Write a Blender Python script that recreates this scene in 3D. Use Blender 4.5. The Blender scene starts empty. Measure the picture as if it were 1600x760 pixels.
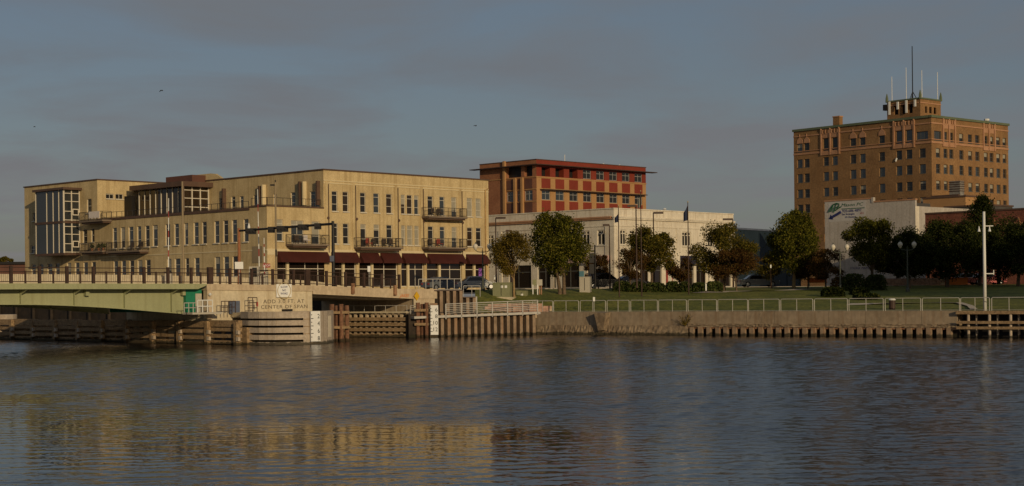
import bpy, bmesh, math, random
import numpy as np
from mathutils import Vector, Matrix
R = math.radians
random.seed(7)

# ---------------------------------------------------------------- camera, sky, sun, exposure
FOC, CAMZ, HY, PHI = 2450.0, 4.0, 459.0, math.atan(0.0109)   # focal length (px of a 1600 px wide frame), eye height, horizon row, roll
CP, SP = math.cos(PHI), math.sin(PHI)
scene = bpy.context.scene
C = scene.collection
cam_d = bpy.data.cameras.new("camera")
cam = bpy.data.objects.new("camera", cam_d); C.objects.link(cam)
cam_d.sensor_fit = 'HORIZONTAL'; cam_d.sensor_width = 36.0
cam_d.lens = FOC / 1600 * 36.0
cam_d.shift_y = (HY - 380.0) / 1600.0
cam_d.clip_start = 0.5; cam_d.clip_end = 9000
cam.matrix_world = Matrix(((CP, SP, 0, 0), (0, 0, -1, 0), (-SP, CP, 0, CAMZ), (0, 0, 0, 1)))
scene.camera = cam

ALPHA = R(43.5)
BETA = R(22)            # sun swings this far from the street fronts towards the river fronts
SUN_EL = R(13.5)
nf = Vector((math.cos(ALPHA), -math.sin(ALPHA))); nl = Vector((-math.sin(ALPHA), -math.cos(ALPHA)))
sh = nf * math.cos(BETA) + nl * math.sin(BETA)
SUN = Vector((sh.x * math.cos(SUN_EL), sh.y * math.cos(SUN_EL), math.sin(SUN_EL)))
sun_d = bpy.data.lights.new("sun", 'SUN'); sun_d.energy = 3.3; sun_d.angle = R(0.5); sun_d.color = (1.0, 0.78, 0.48)
sun = bpy.data.objects.new("sun", sun_d); C.objects.link(sun)
sun.location = (0, 0, 60); sun.rotation_euler = SUN.to_track_quat('Z', 'Y').to_euler()

world = bpy.data.worlds.new("World"); scene.world = world; world.use_nodes = True
wn, wl = world.node_tree.nodes, world.node_tree.links
wn.clear()
w_out = wn.new('ShaderNodeOutputWorld'); w_bg = wn.new('ShaderNodeBackground')
w_sky = wn.new('ShaderNodeTexSky'); w_sky.sky_type = 'NISHITA'; w_sky.sun_disc = False
w_sky.sun_elevation = SUN_EL; w_sky.sun_rotation = math.atan2(SUN.x, SUN.y)
w_sky.air_density = 1.0; w_sky.dust_density = 1.5; w_sky.ozone_density = 1.5
w_bg.inputs['Strength'].default_value = 0.085
# thin cloud veil: noise on a flat layer high above, the same in every direction
w_tc = wn.new('ShaderNodeTexCoord'); w_sep = wn.new('ShaderNodeSeparateXYZ')
wl.new(w_tc.outputs['Generated'], w_sep.inputs[0])
w_z = wn.new('ShaderNodeMath'); w_z.operation = 'ADD'; w_z.inputs[1].default_value = 0.10
wl.new(w_sep.outputs['Z'], w_z.inputs[0])
w_zm = wn.new('ShaderNodeMath'); w_zm.operation = 'MAXIMUM'; w_zm.inputs[1].default_value = 0.02
wl.new(w_z.outputs[0], w_zm.inputs[0])
w_dx = wn.new('ShaderNodeMath'); w_dx.operation = 'DIVIDE'; w_dy = wn.new('ShaderNodeMath'); w_dy.operation = 'DIVIDE'
wl.new(w_sep.outputs['X'], w_dx.inputs[0]); wl.new(w_zm.outputs[0], w_dx.inputs[1])
wl.new(w_sep.outputs['Y'], w_dy.inputs[0]); wl.new(w_zm.outputs[0], w_dy.inputs[1])
w_cmb = wn.new('ShaderNodeCombineXYZ'); wl.new(w_dx.outputs[0], w_cmb.inputs[0]); wl.new(w_dy.outputs[0], w_cmb.inputs[1])
w_n1 = wn.new('ShaderNodeTexNoise'); w_n1.inputs['Scale'].default_value = 1.15; w_n1.inputs['Detail'].default_value = 9
w_n1.inputs['Roughness'].default_value = 0.55; w_n1.inputs['Distortion'].default_value = 0.4
wl.new(w_cmb.outputs[0], w_n1.inputs['Vector'])
w_r1 = wn.new('ShaderNodeValToRGB'); wl.new(w_n1.outputs['Fac'], w_r1.inputs[0])
w_r1.color_ramp.elements[0].position = 0.40; w_r1.color_ramp.elements[0].color = (0.46, 0.46, 0.46, 1)
w_r1.color_ramp.elements[1].position = 0.62; w_r1.color_ramp.elements[1].color = (1, 1, 1, 1)
w_mix = wn.new('ShaderNodeMix'); w_mix.data_type = 'RGBA'
wl.new(w_r1.outputs[0], w_mix.inputs[0]); w_sm = wn.new('ShaderNodeMix'); w_sm.data_type = 'RGBA'; w_sm.blend_type = 'MULTIPLY'; w_sm.inputs[0].default_value = 1; w_sm.inputs[7].default_value = (.74, .78, .88, 1)
wl.new(w_sky.outputs[0], w_sm.inputs[6]); wl.new(w_sm.outputs[2], w_mix.inputs[6])
w_hz = wn.new('ShaderNodeMapRange'); wl.new(w_sep.outputs['Z'], w_hz.inputs[0]); w_hz.inputs[1].default_value = 0.02; w_hz.inputs[2].default_value = 0.14
w_cc = wn.new('ShaderNodeMix'); w_cc.data_type = 'RGBA'; wl.new(w_hz.outputs[0], w_cc.inputs[0])
w_cc.inputs[6].default_value = (3.25, 3.12, 3.10, 1); w_cc.inputs[7].default_value = (2.60, 2.84, 3.18, 1); wl.new(w_cc.outputs[2], w_mix.inputs[7])
wl.new(w_mix.outputs[2], w_bg.inputs['Color']); wl.new(w_bg.outputs[0], w_out.inputs[0])

vs = scene.view_settings
vs.view_transform = 'Standard'; vs.look = 'None'; vs.gamma = 1.0; vs.use_curve_mapping = False
vs.exposure = -0.52

# ---------------------------------------------------------------- geometry helpers
def ray(px, py):
    u = (px - 800) / FOC; v = (HY - py) / FOC
    return u * CP + v * SP, -u * SP + v * CP
def at(px, py, Y):
    X, Z = ray(px, py); return Vector((X * Y, Y, CAMZ + Z * Y))
def xy(px, Y, py=440): return at(px, py, Y).xy

class Fr:
    """a vertical plane: origin, direction along it, outward normal"""
    def __init__(self, o, d, n): self.o = Vector(o); self.d = Vector(d).normalized(); self.n = Vector(n).normalized()
    def p(self, s, n, z): q = self.o + self.d * s + self.n * n; return Vector((q.x, q.y, z))
    def sz(self, px, py, n=0.0):
        X, Z = ray(px, py)
        Y = (self.o.dot(self.n) + n) / (X * self.n.x + self.n.y)
        q = Vector((X * Y, Y)) - self.o
        return q.dot(self.d), CAMZ + Z * Y
    def s(self, px, py=400, n=0.0): return self.sz(px, py, n)[0]
    def z(self, px, py, n=0.0): return self.sz(px, py, n)[1]
    def rotz(self):
        x = Vector((-self.n.y, self.n.x)); return math.atan2(x.y, x.x)
    def off(self, n): return Fr(self.o + self.n * n, self.d, self.n)
def front(a, o): return Fr(o, (math.sin(a), math.cos(a)), (math.cos(a), -math.sin(a)))
def left(a, o): return Fr(o, (-math.cos(a), math.sin(a)), (-math.sin(a), -math.cos(a)))

class MB:
    def __init__(self): self.v = []; self.f = []; self.m = []
    def add(self, vs, fs, m=0):
        b = len(self.v); self.v += [Vector(q) for q in vs]
        for f in fs: self.f.append([b + i for i in f]); self.m.append(m)
        return self
    def hexa(self, q, m=0):  # q: 4 bottom + 4 top corners
        return self.add(q, [(0, 3, 2, 1), (4, 5, 6, 7), (0, 1, 5, 4), (1, 2, 6, 5), (2, 3, 7, 6), (3, 0, 4, 7)], m)
    def box(self, fr, s0, s1, n0, n1, z0, z1, m=0):
        return self.hexa([fr.p(s0, n0, z0), fr.p(s1, n0, z0), fr.p(s1, n1, z0), fr.p(s0, n1, z0),
                          fr.p(s0, n0, z1), fr.p(s1, n0, z1), fr.p(s1, n1, z1), fr.p(s0, n1, z1)], m)
    def wedge(self, fr, s0, s1, n0, n1, za0, za1, zb0, zb1, m=0):  # heights differ at s0 (za) and s1 (zb)
        return self.hexa([fr.p(s0, n0, za0), fr.p(s1, n0, zb0), fr.p(s1, n1, zb0), fr.p(s0, n1, za0),
                          fr.p(s0, n0, za1), fr.p(s1, n0, zb1), fr.p(s1, n1, zb1), fr.p(s0, n1, za1)], m)
    def abox(self, x0, x1, y0, y1, z0, z1, m=0):
        return self.hexa([(x0, y0, z0), (x1, y0, z0), (x1, y1, z0), (x0, y1, z0), (x0, y0, z1), (x1, y0, z1), (x1, y1, z1), (x0, y1, z1)], m)
    def tube(self, pts, rad, n=6, m=0, cap=True):
        pts = [Vector(p) for p in pts]
        if not isinstance(rad, (list, tuple)): rad = [rad] * len(pts)
        b = len(self.v)
        for i, p in enumerate(pts):
            t = (pts[min(i + 1, len(pts) - 1)] - pts[max(i - 1, 0)])
            t = t.normalized() if t.length > 1e-9 else Vector((0, 0, 1))
            a = t.cross(Vector((0, 0, 1)) if abs(t.z) < 0.9 else Vector((1, 0, 0))).normalized(); c = t.cross(a)
            for k in range(n):
                w = 2 * math.pi * k / n
                self.v.append(p + (a * math.cos(w) + c * math.sin(w)) * rad[i])
        for i in range(len(pts) - 1):
            for k in range(n):
                k2 = (k + 1) % n
                self.f.append([b + i * n + k, b + i * n + k2, b + (i + 1) * n + k2, b + (i + 1) * n + k]); self.m.append(m)
        if cap:
            self.f.append([b + k for k in range(n)][::-1]); self.m.append(m)
            e = b + (len(pts) - 1) * n
            self.f.append([e + k for k in range(n)]); self.m.append(m)
        return self
    def lathe(self, c, prof, n=12, m=0):  # prof: (r, z) from bottom to top
        c = Vector(c); b = len(self.v)
        for r, z in prof:
            for k in range(n):
                w = 2 * math.pi * k / n
                self.v.append(c + Vector((r * math.cos(w), r * math.sin(w), z)))
        for i in range(len(prof) - 1):
            for k in range(n):
                k2 = (k + 1) % n
                self.f.append([b + i * n + k, b + i * n + k2, b + (i + 1) * n + k2, b + (i + 1) * n + k]); self.m.append(m)
        self.f.append([b + k for k in range(n)][::-1]); self.m.append(m)
        e = b + (len(prof) - 1) * n
        self.f.append([e + k for k in range(n)]); self.m.append(m)
        return self
    def prism(self, poly, z0, z1, m=0):
        n = len(poly)
        vs = [(p[0], p[1], z0) for p in poly] + [(p[0], p[1], z1) for p in poly]
        fs = [list(range(n))[::-1], [n + i for i in range(n)]] + [(i, (i + 1) % n, n + (i + 1) % n, n + i) for i in range(n)]
        return self.add(vs, fs, m)
    def mesh(self, name, mats, off=None, smooth=False):
        me = bpy.data.meshes.new(name)
        o = Vector(off) if off is not None else Vector((0, 0, 0))
        me.from_pydata([(q - o)[:] for q in self.v], [], self.f)
        if not isinstance(mats, (list, tuple)): mats = [mats]
        for m in mats: me.materials.append(m)
        if len(mats) > 1: me.polygons.foreach_set('material_index', self.m)
        if smooth: me.polygons.foreach_set('use_smooth', [True] * len(self.f))
        me.update()
        return me

def root_loc(o):
    p = Vector((0, 0, 0))
    while o is not None: p += o.location; o = o.parent
    return p
def tagit(o, label=None, cat=None, group=None, kind=None):
    if label: o['label'] = label
    if cat: o['category'] = cat
    if group: o['group'] = group
    if kind: o['kind'] = kind
    return o
def thing(name, label, cat, loc, group=None):
    o = bpy.data.objects.new(name, None); C.objects.link(o); o.location = loc; o.empty_display_size = 0.3
    return tagit(o, label, cat, group)
def part(name, mb, mats, parent=None, smooth=False, label=None):
    off = root_loc(parent)
    o = bpy.data.objects.new(name, mb.mesh(name, mats, off, smooth)); C.objects.link(o)
    if parent is not None: o.parent = parent
    if label: o['label'] = label
    return o
def solo(name, mb, mats, label=None, cat=None, group=None, kind=None, smooth=False):
    """a thing that is one mesh; its origin sits at its base"""
    lo = Vector((sum(q.x for q in mb.v) / len(mb.v), sum(q.y for q in mb.v) / len(mb.v), min(q.z for q in mb.v)))
    o = bpy.data.objects.new(name, mb.mesh(name, mats, lo, smooth)); C.objects.link(o); o.location = lo
    return tagit(o, label, cat, group, kind)
def inst(name, me, parent, pos, rz=0.0):
    o = bpy.data.objects.new(name, me); C.objects.link(o); o.parent = parent
    o.location = Vector(pos) - root_loc(parent); o.rotation_euler = (0, 0, rz)
    return o
def structure(name, mb, mats, smooth=False):
    o = bpy.data.objects.new(name, mb.mesh(name, mats, None, smooth)); C.objects.link(o); o['kind'] = 'structure'; return o

# ---------------------------------------------------------------- materials
def mat(name, c1, c2=None, scale=1.0, rough=0.8, metal=0.0, fine=0.0, fscale=9.0, bump=0.0, spec=0.3, stretch=(1, 1, 1), streak=None, tide=False):
    m = bpy.data.materials.new(name); m.use_nodes = True
    n, l = m.node_tree.nodes, m.node_tree.links
    b = n['Principled BSDF']
    b.inputs['Roughness'].default_value = rough; b.inputs['Metallic'].default_value = metal
    b.inputs['Specular IOR Level'].default_value = spec
    if c2 is None and not fine:
        b.inputs['Base Color'].default_value = (*c1, 1); return m
    g = n.new('ShaderNodeNewGeometry'); mp = n.new('ShaderNodeMapping'); mp.inputs['Scale'].default_value = stretch
    l.new(g.outputs['Position'], mp.inputs['Vector'])
    t = n.new('ShaderNodeTexNoise'); t.inputs['Scale'].default_value = scale; t.inputs['Detail'].default_value = 6; t.inputs['Roughness'].default_value = 0.6
    l.new(mp.outputs[0], t.inputs['Vector'])
    r = n.new('ShaderNodeValToRGB'); l.new(t.outputs['Fac'], r.inputs[0])
    r.color_ramp.elements[0].position = 0.33; r.color_ramp.elements[1].position = 0.67
    r.color_ramp.elements[0].color = (*c1, 1); r.color_ramp.elements[1].color = (*(c2 or c1), 1)
    col = r.outputs[0]
    if fine:
        t2 = n.new('ShaderNodeTexNoise'); t2.inputs['Scale'].default_value = fscale; t2.inputs['Detail'].default_value = 3
        l.new(g.outputs['Position'], t2.inputs['Vector'])
        mr = n.new('ShaderNodeMapRange'); mr.inputs[1].default_value = 0.3; mr.inputs[2].default_value = 0.7
        mr.inputs[3].default_value = 1 - fine; mr.inputs[4].default_value = 1 + fine
        l.new(t2.outputs['Fac'], mr.inputs[0])
        mx = n.new('ShaderNodeMix'); mx.data_type = 'RGBA'; mx.blend_type = 'MULTIPLY'; mx.inputs[0].default_value = 1
        l.new(col, mx.inputs[6]); l.new(mr.outputs[0], mx.inputs[7]); col = mx.outputs[2]
    if streak:  # vertical stains that run down: noise stretched in z
        mp3 = n.new('ShaderNodeMapping'); mp3.inputs['Scale'].default_value = (2.6, 2.6, 0.14); l.new(g.outputs['Position'], mp3.inputs['Vector'])
        t3 = n.new('ShaderNodeTexNoise'); t3.inputs['Scale'].default_value = 1.0; t3.inputs['Detail'].default_value = 5; l.new(mp3.outputs[0], t3.inputs['Vector'])
        r3 = n.new('ShaderNodeValToRGB'); r3.color_ramp.elements[0].position = 0.5; r3.color_ramp.elements[1].position = 0.72
        r3.color_ramp.elements[0].color = (0, 0, 0, 1); r3.color_ramp.elements[1].color = (0.75, 0.75, 0.75, 1)
        l.new(t3.outputs['Fac'], r3.inputs[0])
        mx = n.new('ShaderNodeMix'); mx.data_type = 'RGBA'; l.new(r3.outputs[0], mx.inputs[0]); l.new(col, mx.inputs[6])
        mx.inputs[7].default_value = (*streak, 1); col = mx.outputs[2]
    if tide:    # wet algae band with a ragged upper edge, left by the river
        sz = n.new('ShaderNodeSeparateXYZ'); l.new(g.outputs['Position'], sz.inputs[0])
        tn = n.new('ShaderNodeTexNoise'); tn.inputs['Scale'].default_value = 2.3; tn.inputs['Detail'].default_value = 4; l.new(g.outputs['Position'], tn.inputs['Vector'])
        ma = n.new('ShaderNodeMath'); ma.operation = 'MULTIPLY_ADD'; l.new(tn.outputs['Fac'], ma.inputs[0]); ma.inputs[1].default_value = -.5; l.new(sz.outputs['Z'], ma.inputs[2])
        mr5 = n.new('ShaderNodeMapRange'); l.new(ma.outputs[0], mr5.inputs[0]); mr5.inputs[1].default_value = -.08; mr5.inputs[2].default_value = .02; mr5.inputs[3].default_value = .85; mr5.inputs[4].default_value = 0
        mx = n.new('ShaderNodeMix'); mx.data_type = 'RGBA'; l.new(mr5.outputs[0], mx.inputs[0]); l.new(col, mx.inputs[6]); mx.inputs[7].default_value = (.022, .020, .010, 1); col = mx.outputs[2]
    l.new(col, b.inputs['Base Color'])
    if bump:
        bp = n.new('ShaderNodeBump'); bp.inputs['Strength'].default_value = bump; bp.inputs['Distance'].default_value = 0.05
        t4 = n.new('ShaderNodeTexNoise'); t4.inputs['Scale'].default_value = fscale; t4.inputs['Detail'].default_value = 4
        l.new(g.outputs['Position'], t4.inputs['Vector']); l.new(t4.outputs['Fac'], bp.inputs['Height']); l.new(bp.outputs[0], b.inputs['Normal'])
    return m
def leafmat(name, cols, trans=0.25):
    m = bpy.data.materials.new(name); m.use_nodes = True
    n, l = m.node_tree.nodes, m.node_tree.links
    out = n['Material Output']; n.remove(n['Principled BSDF'])
    g = n.new('ShaderNodeNewGeometry'); r = n.new('ShaderNodeValToRGB'); l.new(g.outputs['Random Per Island'], r.inputs[0])
    el = r.color_ramp.elements
    while len(el) < len(cols): el.new(0.5)
    for i, c in enumerate(cols): el[i].position = i / (len(cols) - 1); el[i].color = (*c, 1)
    t = n.new('ShaderNodeTexNoise'); t.inputs['Scale'].default_value = 0.55; t.inputs['Detail'].default_value = 3; l.new(g.outputs['Position'], t.inputs['Vector'])
    mr = n.new('ShaderNodeMapRange'); mr.inputs[1].default_value = 0.35; mr.inputs[2].default_value = 0.65; mr.inputs[3].default_value = 0.7; mr.inputs[4].default_value = 1.3
    l.new(t.outputs['Fac'], mr.inputs[0])
    mx = n.new('ShaderNodeMix'); mx.data_type = 'RGBA'; mx.blend_type = 'MULTIPLY'; mx.inputs[0].default_value = 1
    l.new(r.outputs[0], mx.inputs[6]); l.new(mr.outputs[0], mx.inputs[7])
    d = n.new('ShaderNodeBsdfDiffuse'); tr = n.new('ShaderNodeBsdfTranslucent'); ms = n.new('ShaderNodeMixShader'); ms.inputs[0].default_value = trans
    l.new(mx.outputs[2], d.inputs[0]); l.new(mx.outputs[2], tr.inputs[0]); l.new(d.outputs[0], ms.inputs[1]); l.new(tr.outputs[0], ms.inputs[2]); l.new(ms.outputs[0], out.inputs[0])
    return m

M = dict(
    cream=mat('cream_brick', (.46, .345, .175), (.60, .465, .25), .45, .88, fine=.13, fscale=7, bump=.2, streak=(.36, .255, .12)),
    cream_band=mat('cream_stone', (.60, .49, .29), (.66, .55, .34), .8, .85, fine=.08),
    orange_brick=mat('tan_brick', (.40, .25, .10), (.50, .33, .15), .5, .9, fine=.18, fscale=4, bump=.2, streak=(.33, .19, .07)),
    tower_brick=mat('ochre_brick', (.20, .108, .045), (.285, .16, .068), .25, .9, fine=.22, fscale=3, bump=.2, streak=(.24, .12, .045)),
    terracotta=mat('terracotta', (.36, .185, .095), (.44, .24, .135), .6, .8, fine=.15),
    brown_metal=mat('brown_metal', (.085, .05, .034), (.12, .07, .046), .5, .55, fine=.1),
    dark_brown=mat('dark_brown_panel', (.10, .045, .03), (.14, .06, .04), .4, .6, fine=.1),
    copper=mat('verdigris_coping', (.095, .12, .07), (.13, .15, .085), .5, .7, fine=.2),
    white_stone=mat('pale_limestone', (.62, .55, .43), (.72, .65, .52), .3, .85, fine=.08, fscale=2, streak=(.50, .41, .30)),
    white_paint=mat('white_painted_brick', (.40, .36, .31), (.48, .43, .37), .35, .85, fine=.12, fscale=4, bump=.2, streak=(.33, .28, .22)),
    red_panel=mat('red_panel', (.185, .030, .015), (.225, .038, .020), .4, .6, fine=.08),
    red_brick=mat('dark_red_brick', (.15, .052, .032), (.21, .075, .045), .5, .9, fine=.25, fscale=4, bump=.2),
    peach=mat('peach_stucco', (.36, .195, .078), (.42, .235, .10), .4, .85, fine=.06),
    brown_brick=mat('brown_brick', (.26, .105, .05), (.33, .145, .07), .4, .9, fine=.15, fscale=4),
    frame=mat('pale_window_frame', (.62, .56, .45), rough=.5),
    grey_frame=mat('grey_window_frame', (.30, .29, .27), rough=.5),
    sash=mat('dark_window_sash', (.10, .10, .09), rough=.5),
    awning=mat('burgundy_canvas', (.048, .010, .006), (.066, .014, .009), .8, .8, fine=.12),
    shop_pink=mat('faded_pink_awning', (.45, .28, .25), (.52, .34, .30), .8, .8, fine=.1),
    stripe_red=mat('faded_red_awning', (.40, .10, .08), (.5, .2, .15), 1.5, .8, fine=.2),
    navy=mat('navy_awning', (.02, .02, .04), (.03, .03, .06), .8, .8),
    black=mat('black_metal', (.015, .013, .012), rough=.5),
    rail_brown=mat('dark_brown_rail', (.045, .026, .018), (.07, .04, .028), 1.5, .5, fine=.15),
    iron=mat('balcony_iron', (.05, .04, .032), rough=.55),
    slab=mat('balcony_slab', (.16, .12, .085), (.20, .15, .11), 1, .7),
    green_girder=mat('pale_green_girder_paint', (.30, .31, .17), (.345, .35, .195), .5, .55, fine=.07, streak=(.27, .265, .14)),
    teal_green=mat('deep_green_paint', (.012, .155, .085), (.02, .20, .11), .8, .5, fine=.1),
    concrete=mat('pale_concrete', (.52, .44, .30), (.62, .53, .37), .5, .9, fine=.1, fscale=4, bump=.2, streak=(.44, .35, .22)),
    abut=mat('tan_concrete', (.46, .36, .24), (.54, .43, .29), .4, .9, fine=.12, fscale=3, bump=.2, streak=(.38, .28, .18), tide=True),
    quay=mat('weathered_quay_concrete', (.25, .19, .125), (.31, .24, .165), .5, .95, fine=.14, fscale=2.2, bump=.4, streak=(.20, .13, .075), tide=True),
    quay_dark=mat('crumbling_quay_concrete', (.19, .135, .085), (.31, .235, .155), .9, .95, fine=.3, fscale=3, bump=.7, tide=True),
    timber=mat('weathered_timber', (.23, .15, .08), (.33, .225, .125), 1.2, .95, fine=.3, fscale=6, bump=.5, stretch=(1, 1, 3), tide=True),
    nose_timber=mat('grey_timber', (.38, .31, .24), (.47, .39, .30), .8, .9, fine=.15, fscale=6, bump=.3, stretch=(.6, .6, 3), streak=(.28, .20, .13), tide=True),
    pile=mat('reddish_pile', (.13, .06, .035), (.22, .115, .068), 1.2, .9, fine=.3, fscale=5, bump=.5, stretch=(2, 2, .4), tide=True),
    tar=mat('tarred_steel', (.022, .017, .013), (.05, .035, .024), 1.2, .9, fine=.2, tide=True),  # near-black colour stands in for shade in recesses and under the bridge
    rust=mat('rusted_steel', (.20, .09, .045), (.33, .19, .11), 1.3, .9, fine=.3, fscale=4, bump=.4),
    sheet=mat('sheet_pile_steel', (.22, .15, .095), (.31, .225, .15), 1.0, .8, fine=.2, fscale=3, bump=.3, streak=(.30, .15, .07), tide=True),
    galv=mat('galvanised_rail', (.40, .375, .33), (.47, .445, .40), 2, .55, metal=.0, fine=.1),
    white=mat('white_sign_paint', (.74, .73, .69), (.80, .79, .75), 1.5, .6, fine=.05),
    white_pole=mat('white_pole_paint', (.70, .69, .64), rough=.5),
    ink=mat('black_lettering', (.015, .014, .013), rough=.6),
    greyink=mat('grey_incised_lettering', (.13, .105, .075), rough=.8),
    blueink=mat('blue_lettering', (.03, .035, .14), rough=.6),
    greenink=mat('green_lettering', (.02, .10, .045), rough=.6),
    redink=mat('red_lettering', (.30, .03, .03), rough=.6),
    gold=mat('gold_ring', (.42, .33, .17), rough=.6),
    yellow=mat('yellow_sign', (.62, .36, .02), rough=.6),
    orange=mat('orange_paint', (.60, .16, .02), rough=.6),
    gate_red=mat('gate_red', (.33, .06, .05), rough=.6),
    bluegrey=mat('blue_grey_door', (.085, .10, .145), (.11, .13, .18), .8, .6, fine=.1),
    box_green=mat('utility_green', (.20, .20, .105), (.24, .24, .13), .8, .6, fine=.08),
    cab_grey=mat('cabinet_grey', (.42, .38, .31), (.47, .43, .35), .8, .6, fine=.06),
    asphalt=mat('asphalt', (.045, .043, .04), (.06, .056, .052), .6, .9, fine=.15),
    paving=mat('pale_paving', (.40, .34, .27), (.48, .41, .33), .6, .9, fine=.12),
    lawn=mat('lawn_grass', (.075, .092, .010), (.18, .170, .024), .45, .95, fine=.45, fscale=3.5, bump=.8),
    earth=mat('town_ground', (.16, .14, .11), (.20, .17, .13), .1, .95, fine=.1),
    roof=mat('dark_roof_felt', (.06, .055, .05), (.09, .08, .07), .3, .9),
    shed=mat('weathered_grey_render', (.16, .15, .135), (.26, .24, .21), .6, .9, fine=.25, fscale=2),
    teal_wall=mat('dark_teal_cladding', (.012, .022, .030), (.017, .029, .039), .3, .6),
    bark=mat('bark', (.09, .06, .035), (.15, .105, .065), 2, .95, fine=.3, fscale=5, bump=.5, stretch=(2, 2, .5)),
    pale_bark=mat('pale_bark', (.26, .17, .08), (.34, .24, .12), 2, .95, fine=.2, fscale=5),
    globe=mat('lamp_globe', (.62, .56, .45), rough=.3),
    lamp_green=mat('lamp_post_paint', (.07, .075, .055), rough=.5),
    flag_blue=mat('dark_blue_flag', (.03, .04, .085), (.045, .055, .10), 2, .8),
    flag_pale=mat('pale_grey_flag', (.25, .25, .22), (.32, .32, .27), 2, .8),
    purple=mat('purple_banner', (.28, .10, .42), rough=.7),
    gull=mat('gull_grey', (.055, .055, .06), rough=.8),
    tyre=mat('tyre_rubber', (.012, .012, .012), rough=.85),
    rim=mat('wheel_rim', (.35, .35, .35), rough=.4, metal=.6),
    car_dark=mat('black_car_paint', (.012, .012, .014), rough=.25, spec=.5),
    car_silver=mat('silver_car_paint', (.30, .31, .31), rough=.3, spec=.5),
    car_grey=mat('blue_grey_car_paint', (.12, .13, .14), rough=.3, spec=.5),
    car_red=mat('red_car_paint', (.38, .03, .03), rough=.3, spec=.5),
    car_white=mat('white_car_paint', (.62, .62, .60), rough=.3, spec=.5),
    lampglass=mat('headlight_glass', (.55, .55, .5), rough=.15, spec=.6),
    chair=mat('dark_wicker', (.06, .04, .028), rough=.8),
    chair_red=mat('red_chair_plastic', (.30, .05, .03), rough=.7),
    cloth_white=mat('white_cloth', (.62, .56, .52), rough=.9),
    tan_panel=mat('tan_panel', (.26, .20, .12), (.30, .23, .14), .6, .8),
    blind=mat('pale_blind_behind_glass', (.30, .27, .20), (.34, .31, .235), 1.2, .35, spec=.5),
)
def glass(name, c, rough=.05, spec=.5, c2=None):
    return mat(name, c, c2, .6, rough, spec=spec)
M['glass'] = glass('dark_glass', (.022, .020, .018))
M['glass_blue'] = glass('sky_glass', (.035, .042, .048), .04, .9)
M['glass_warm'] = glass('warm_dark_glass', (.035, .022, .012))
M['shop_glass'] = glass('shop_glass', (.018, .012, .009), .05, .6)
M['bay_glass'] = glass('bay_glass', (.026, .030, .033), .03, .8)

def text(body, size, pos, rz, m, parent, name='lettering', align='LEFT', spacing=1.0, xs=1.0, shear=0.0, tilt=None):
    cu = bpy.data.curves.new(name, 'FONT'); cu.body = body; cu.size = size; cu.align_x = align; cu.extrude = 0.008
    cu.space_character = spacing; cu.shear = shear; cu.resolution_u = 2
    o = bpy.data.objects.new(name, cu); C.objects.link(o)
    dg = bpy.context.evaluated_depsgraph_get(); dg.update()
    me = bpy.data.meshes.new_from_object(o.evaluated_get(dg)); me.materials.clear(); me.materials.append(m)
    bpy.data.objects.remove(o); bpy.data.curves.remove(cu)
    me.transform(Matrix.Diagonal((xs, 1, 1, 1)))
    if tilt: me.transform(Matrix.Rotation(tilt, 4, 'Z'))
    me.transform(Matrix.Rotation(R(90), 4, 'X'))
    return inst(name, me, parent, pos, rz)

# windows: shared meshes, x along the wall, -y outward, z up from the sill
_wc = {}
def win_mesh(w, h, hb, vb, fm, gm, t=.09, sill=True):
    key = (round(w, 2), round(h, 2), tuple(hb), tuple(vb), fm, gm, t, sill)
    if key in _wc: return _wc[key]
    f = MB()
    x0, x1 = -w / 2, w / 2
    f.abox(x0, x0 + t, 0, .10, 0, h); f.abox(x1 - t, x1, 0, .10, 0, h)
    f.abox(x0 + t, x1 - t, 0, .10, 0, t); f.abox(x0 + t, x1 - t, 0, .10, h - t, h)
    ys = [t] + [q * h for q in hb] + [h - t]
    for q in hb: f.abox(x0 + t, x1 - t, .005, .09, q * h - t * .45, q * h + t * .45)
    for q in vb: f.abox(x0 + w * q - t * .45, x0 + w * q + t * .45, .012, .085, t, h - t)
    if sill: f.abox(x0 - .06, x1 + .06, -.26, -.002, -.10, .0)
    g = MB(); g.add([(x0 + .02, .06, .02), (x1 - .02, .06, .02), (x1 - .02, .06, h - .02), (x0 + .02, .06, h - .02)], [(0, 1, 2, 3)])
    r = (f.mesh('window', M[fm]), g.mesh('pane', M[gm])); _wc[key] = r
    return r
_bc = {}
def half_blind(o, w, h, f):
    key = (round(w, 2), round(h, 2), round(f, 1))
    if key not in _bc: b = MB(); b.abox(-w / 2 + .04, w / 2 - .04, .045, .055, h * (1 - key[2]), h - .04); _bc[key] = b.mesh('roller_blind', M['blind'])
    q = bpy.data.objects.new('roller_blind', _bc[key]); C.objects.link(q); q.parent = o
def window(parent, fr, sc, z0, w, h, n=-.2, hb=(.33, .78), vb=(), fm='frame', gm='glass', t=.09, sill=True, name='window'):
    fme, gme = win_mesh(w, h, hb, vb, fm, gm, t, sill)
    o = inst(name, fme, parent, fr.p(sc, n, z0), fr.rotz())
    g = bpy.data.objects.new('pane', gme); C.objects.link(g); g.parent = o
    return o
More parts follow.
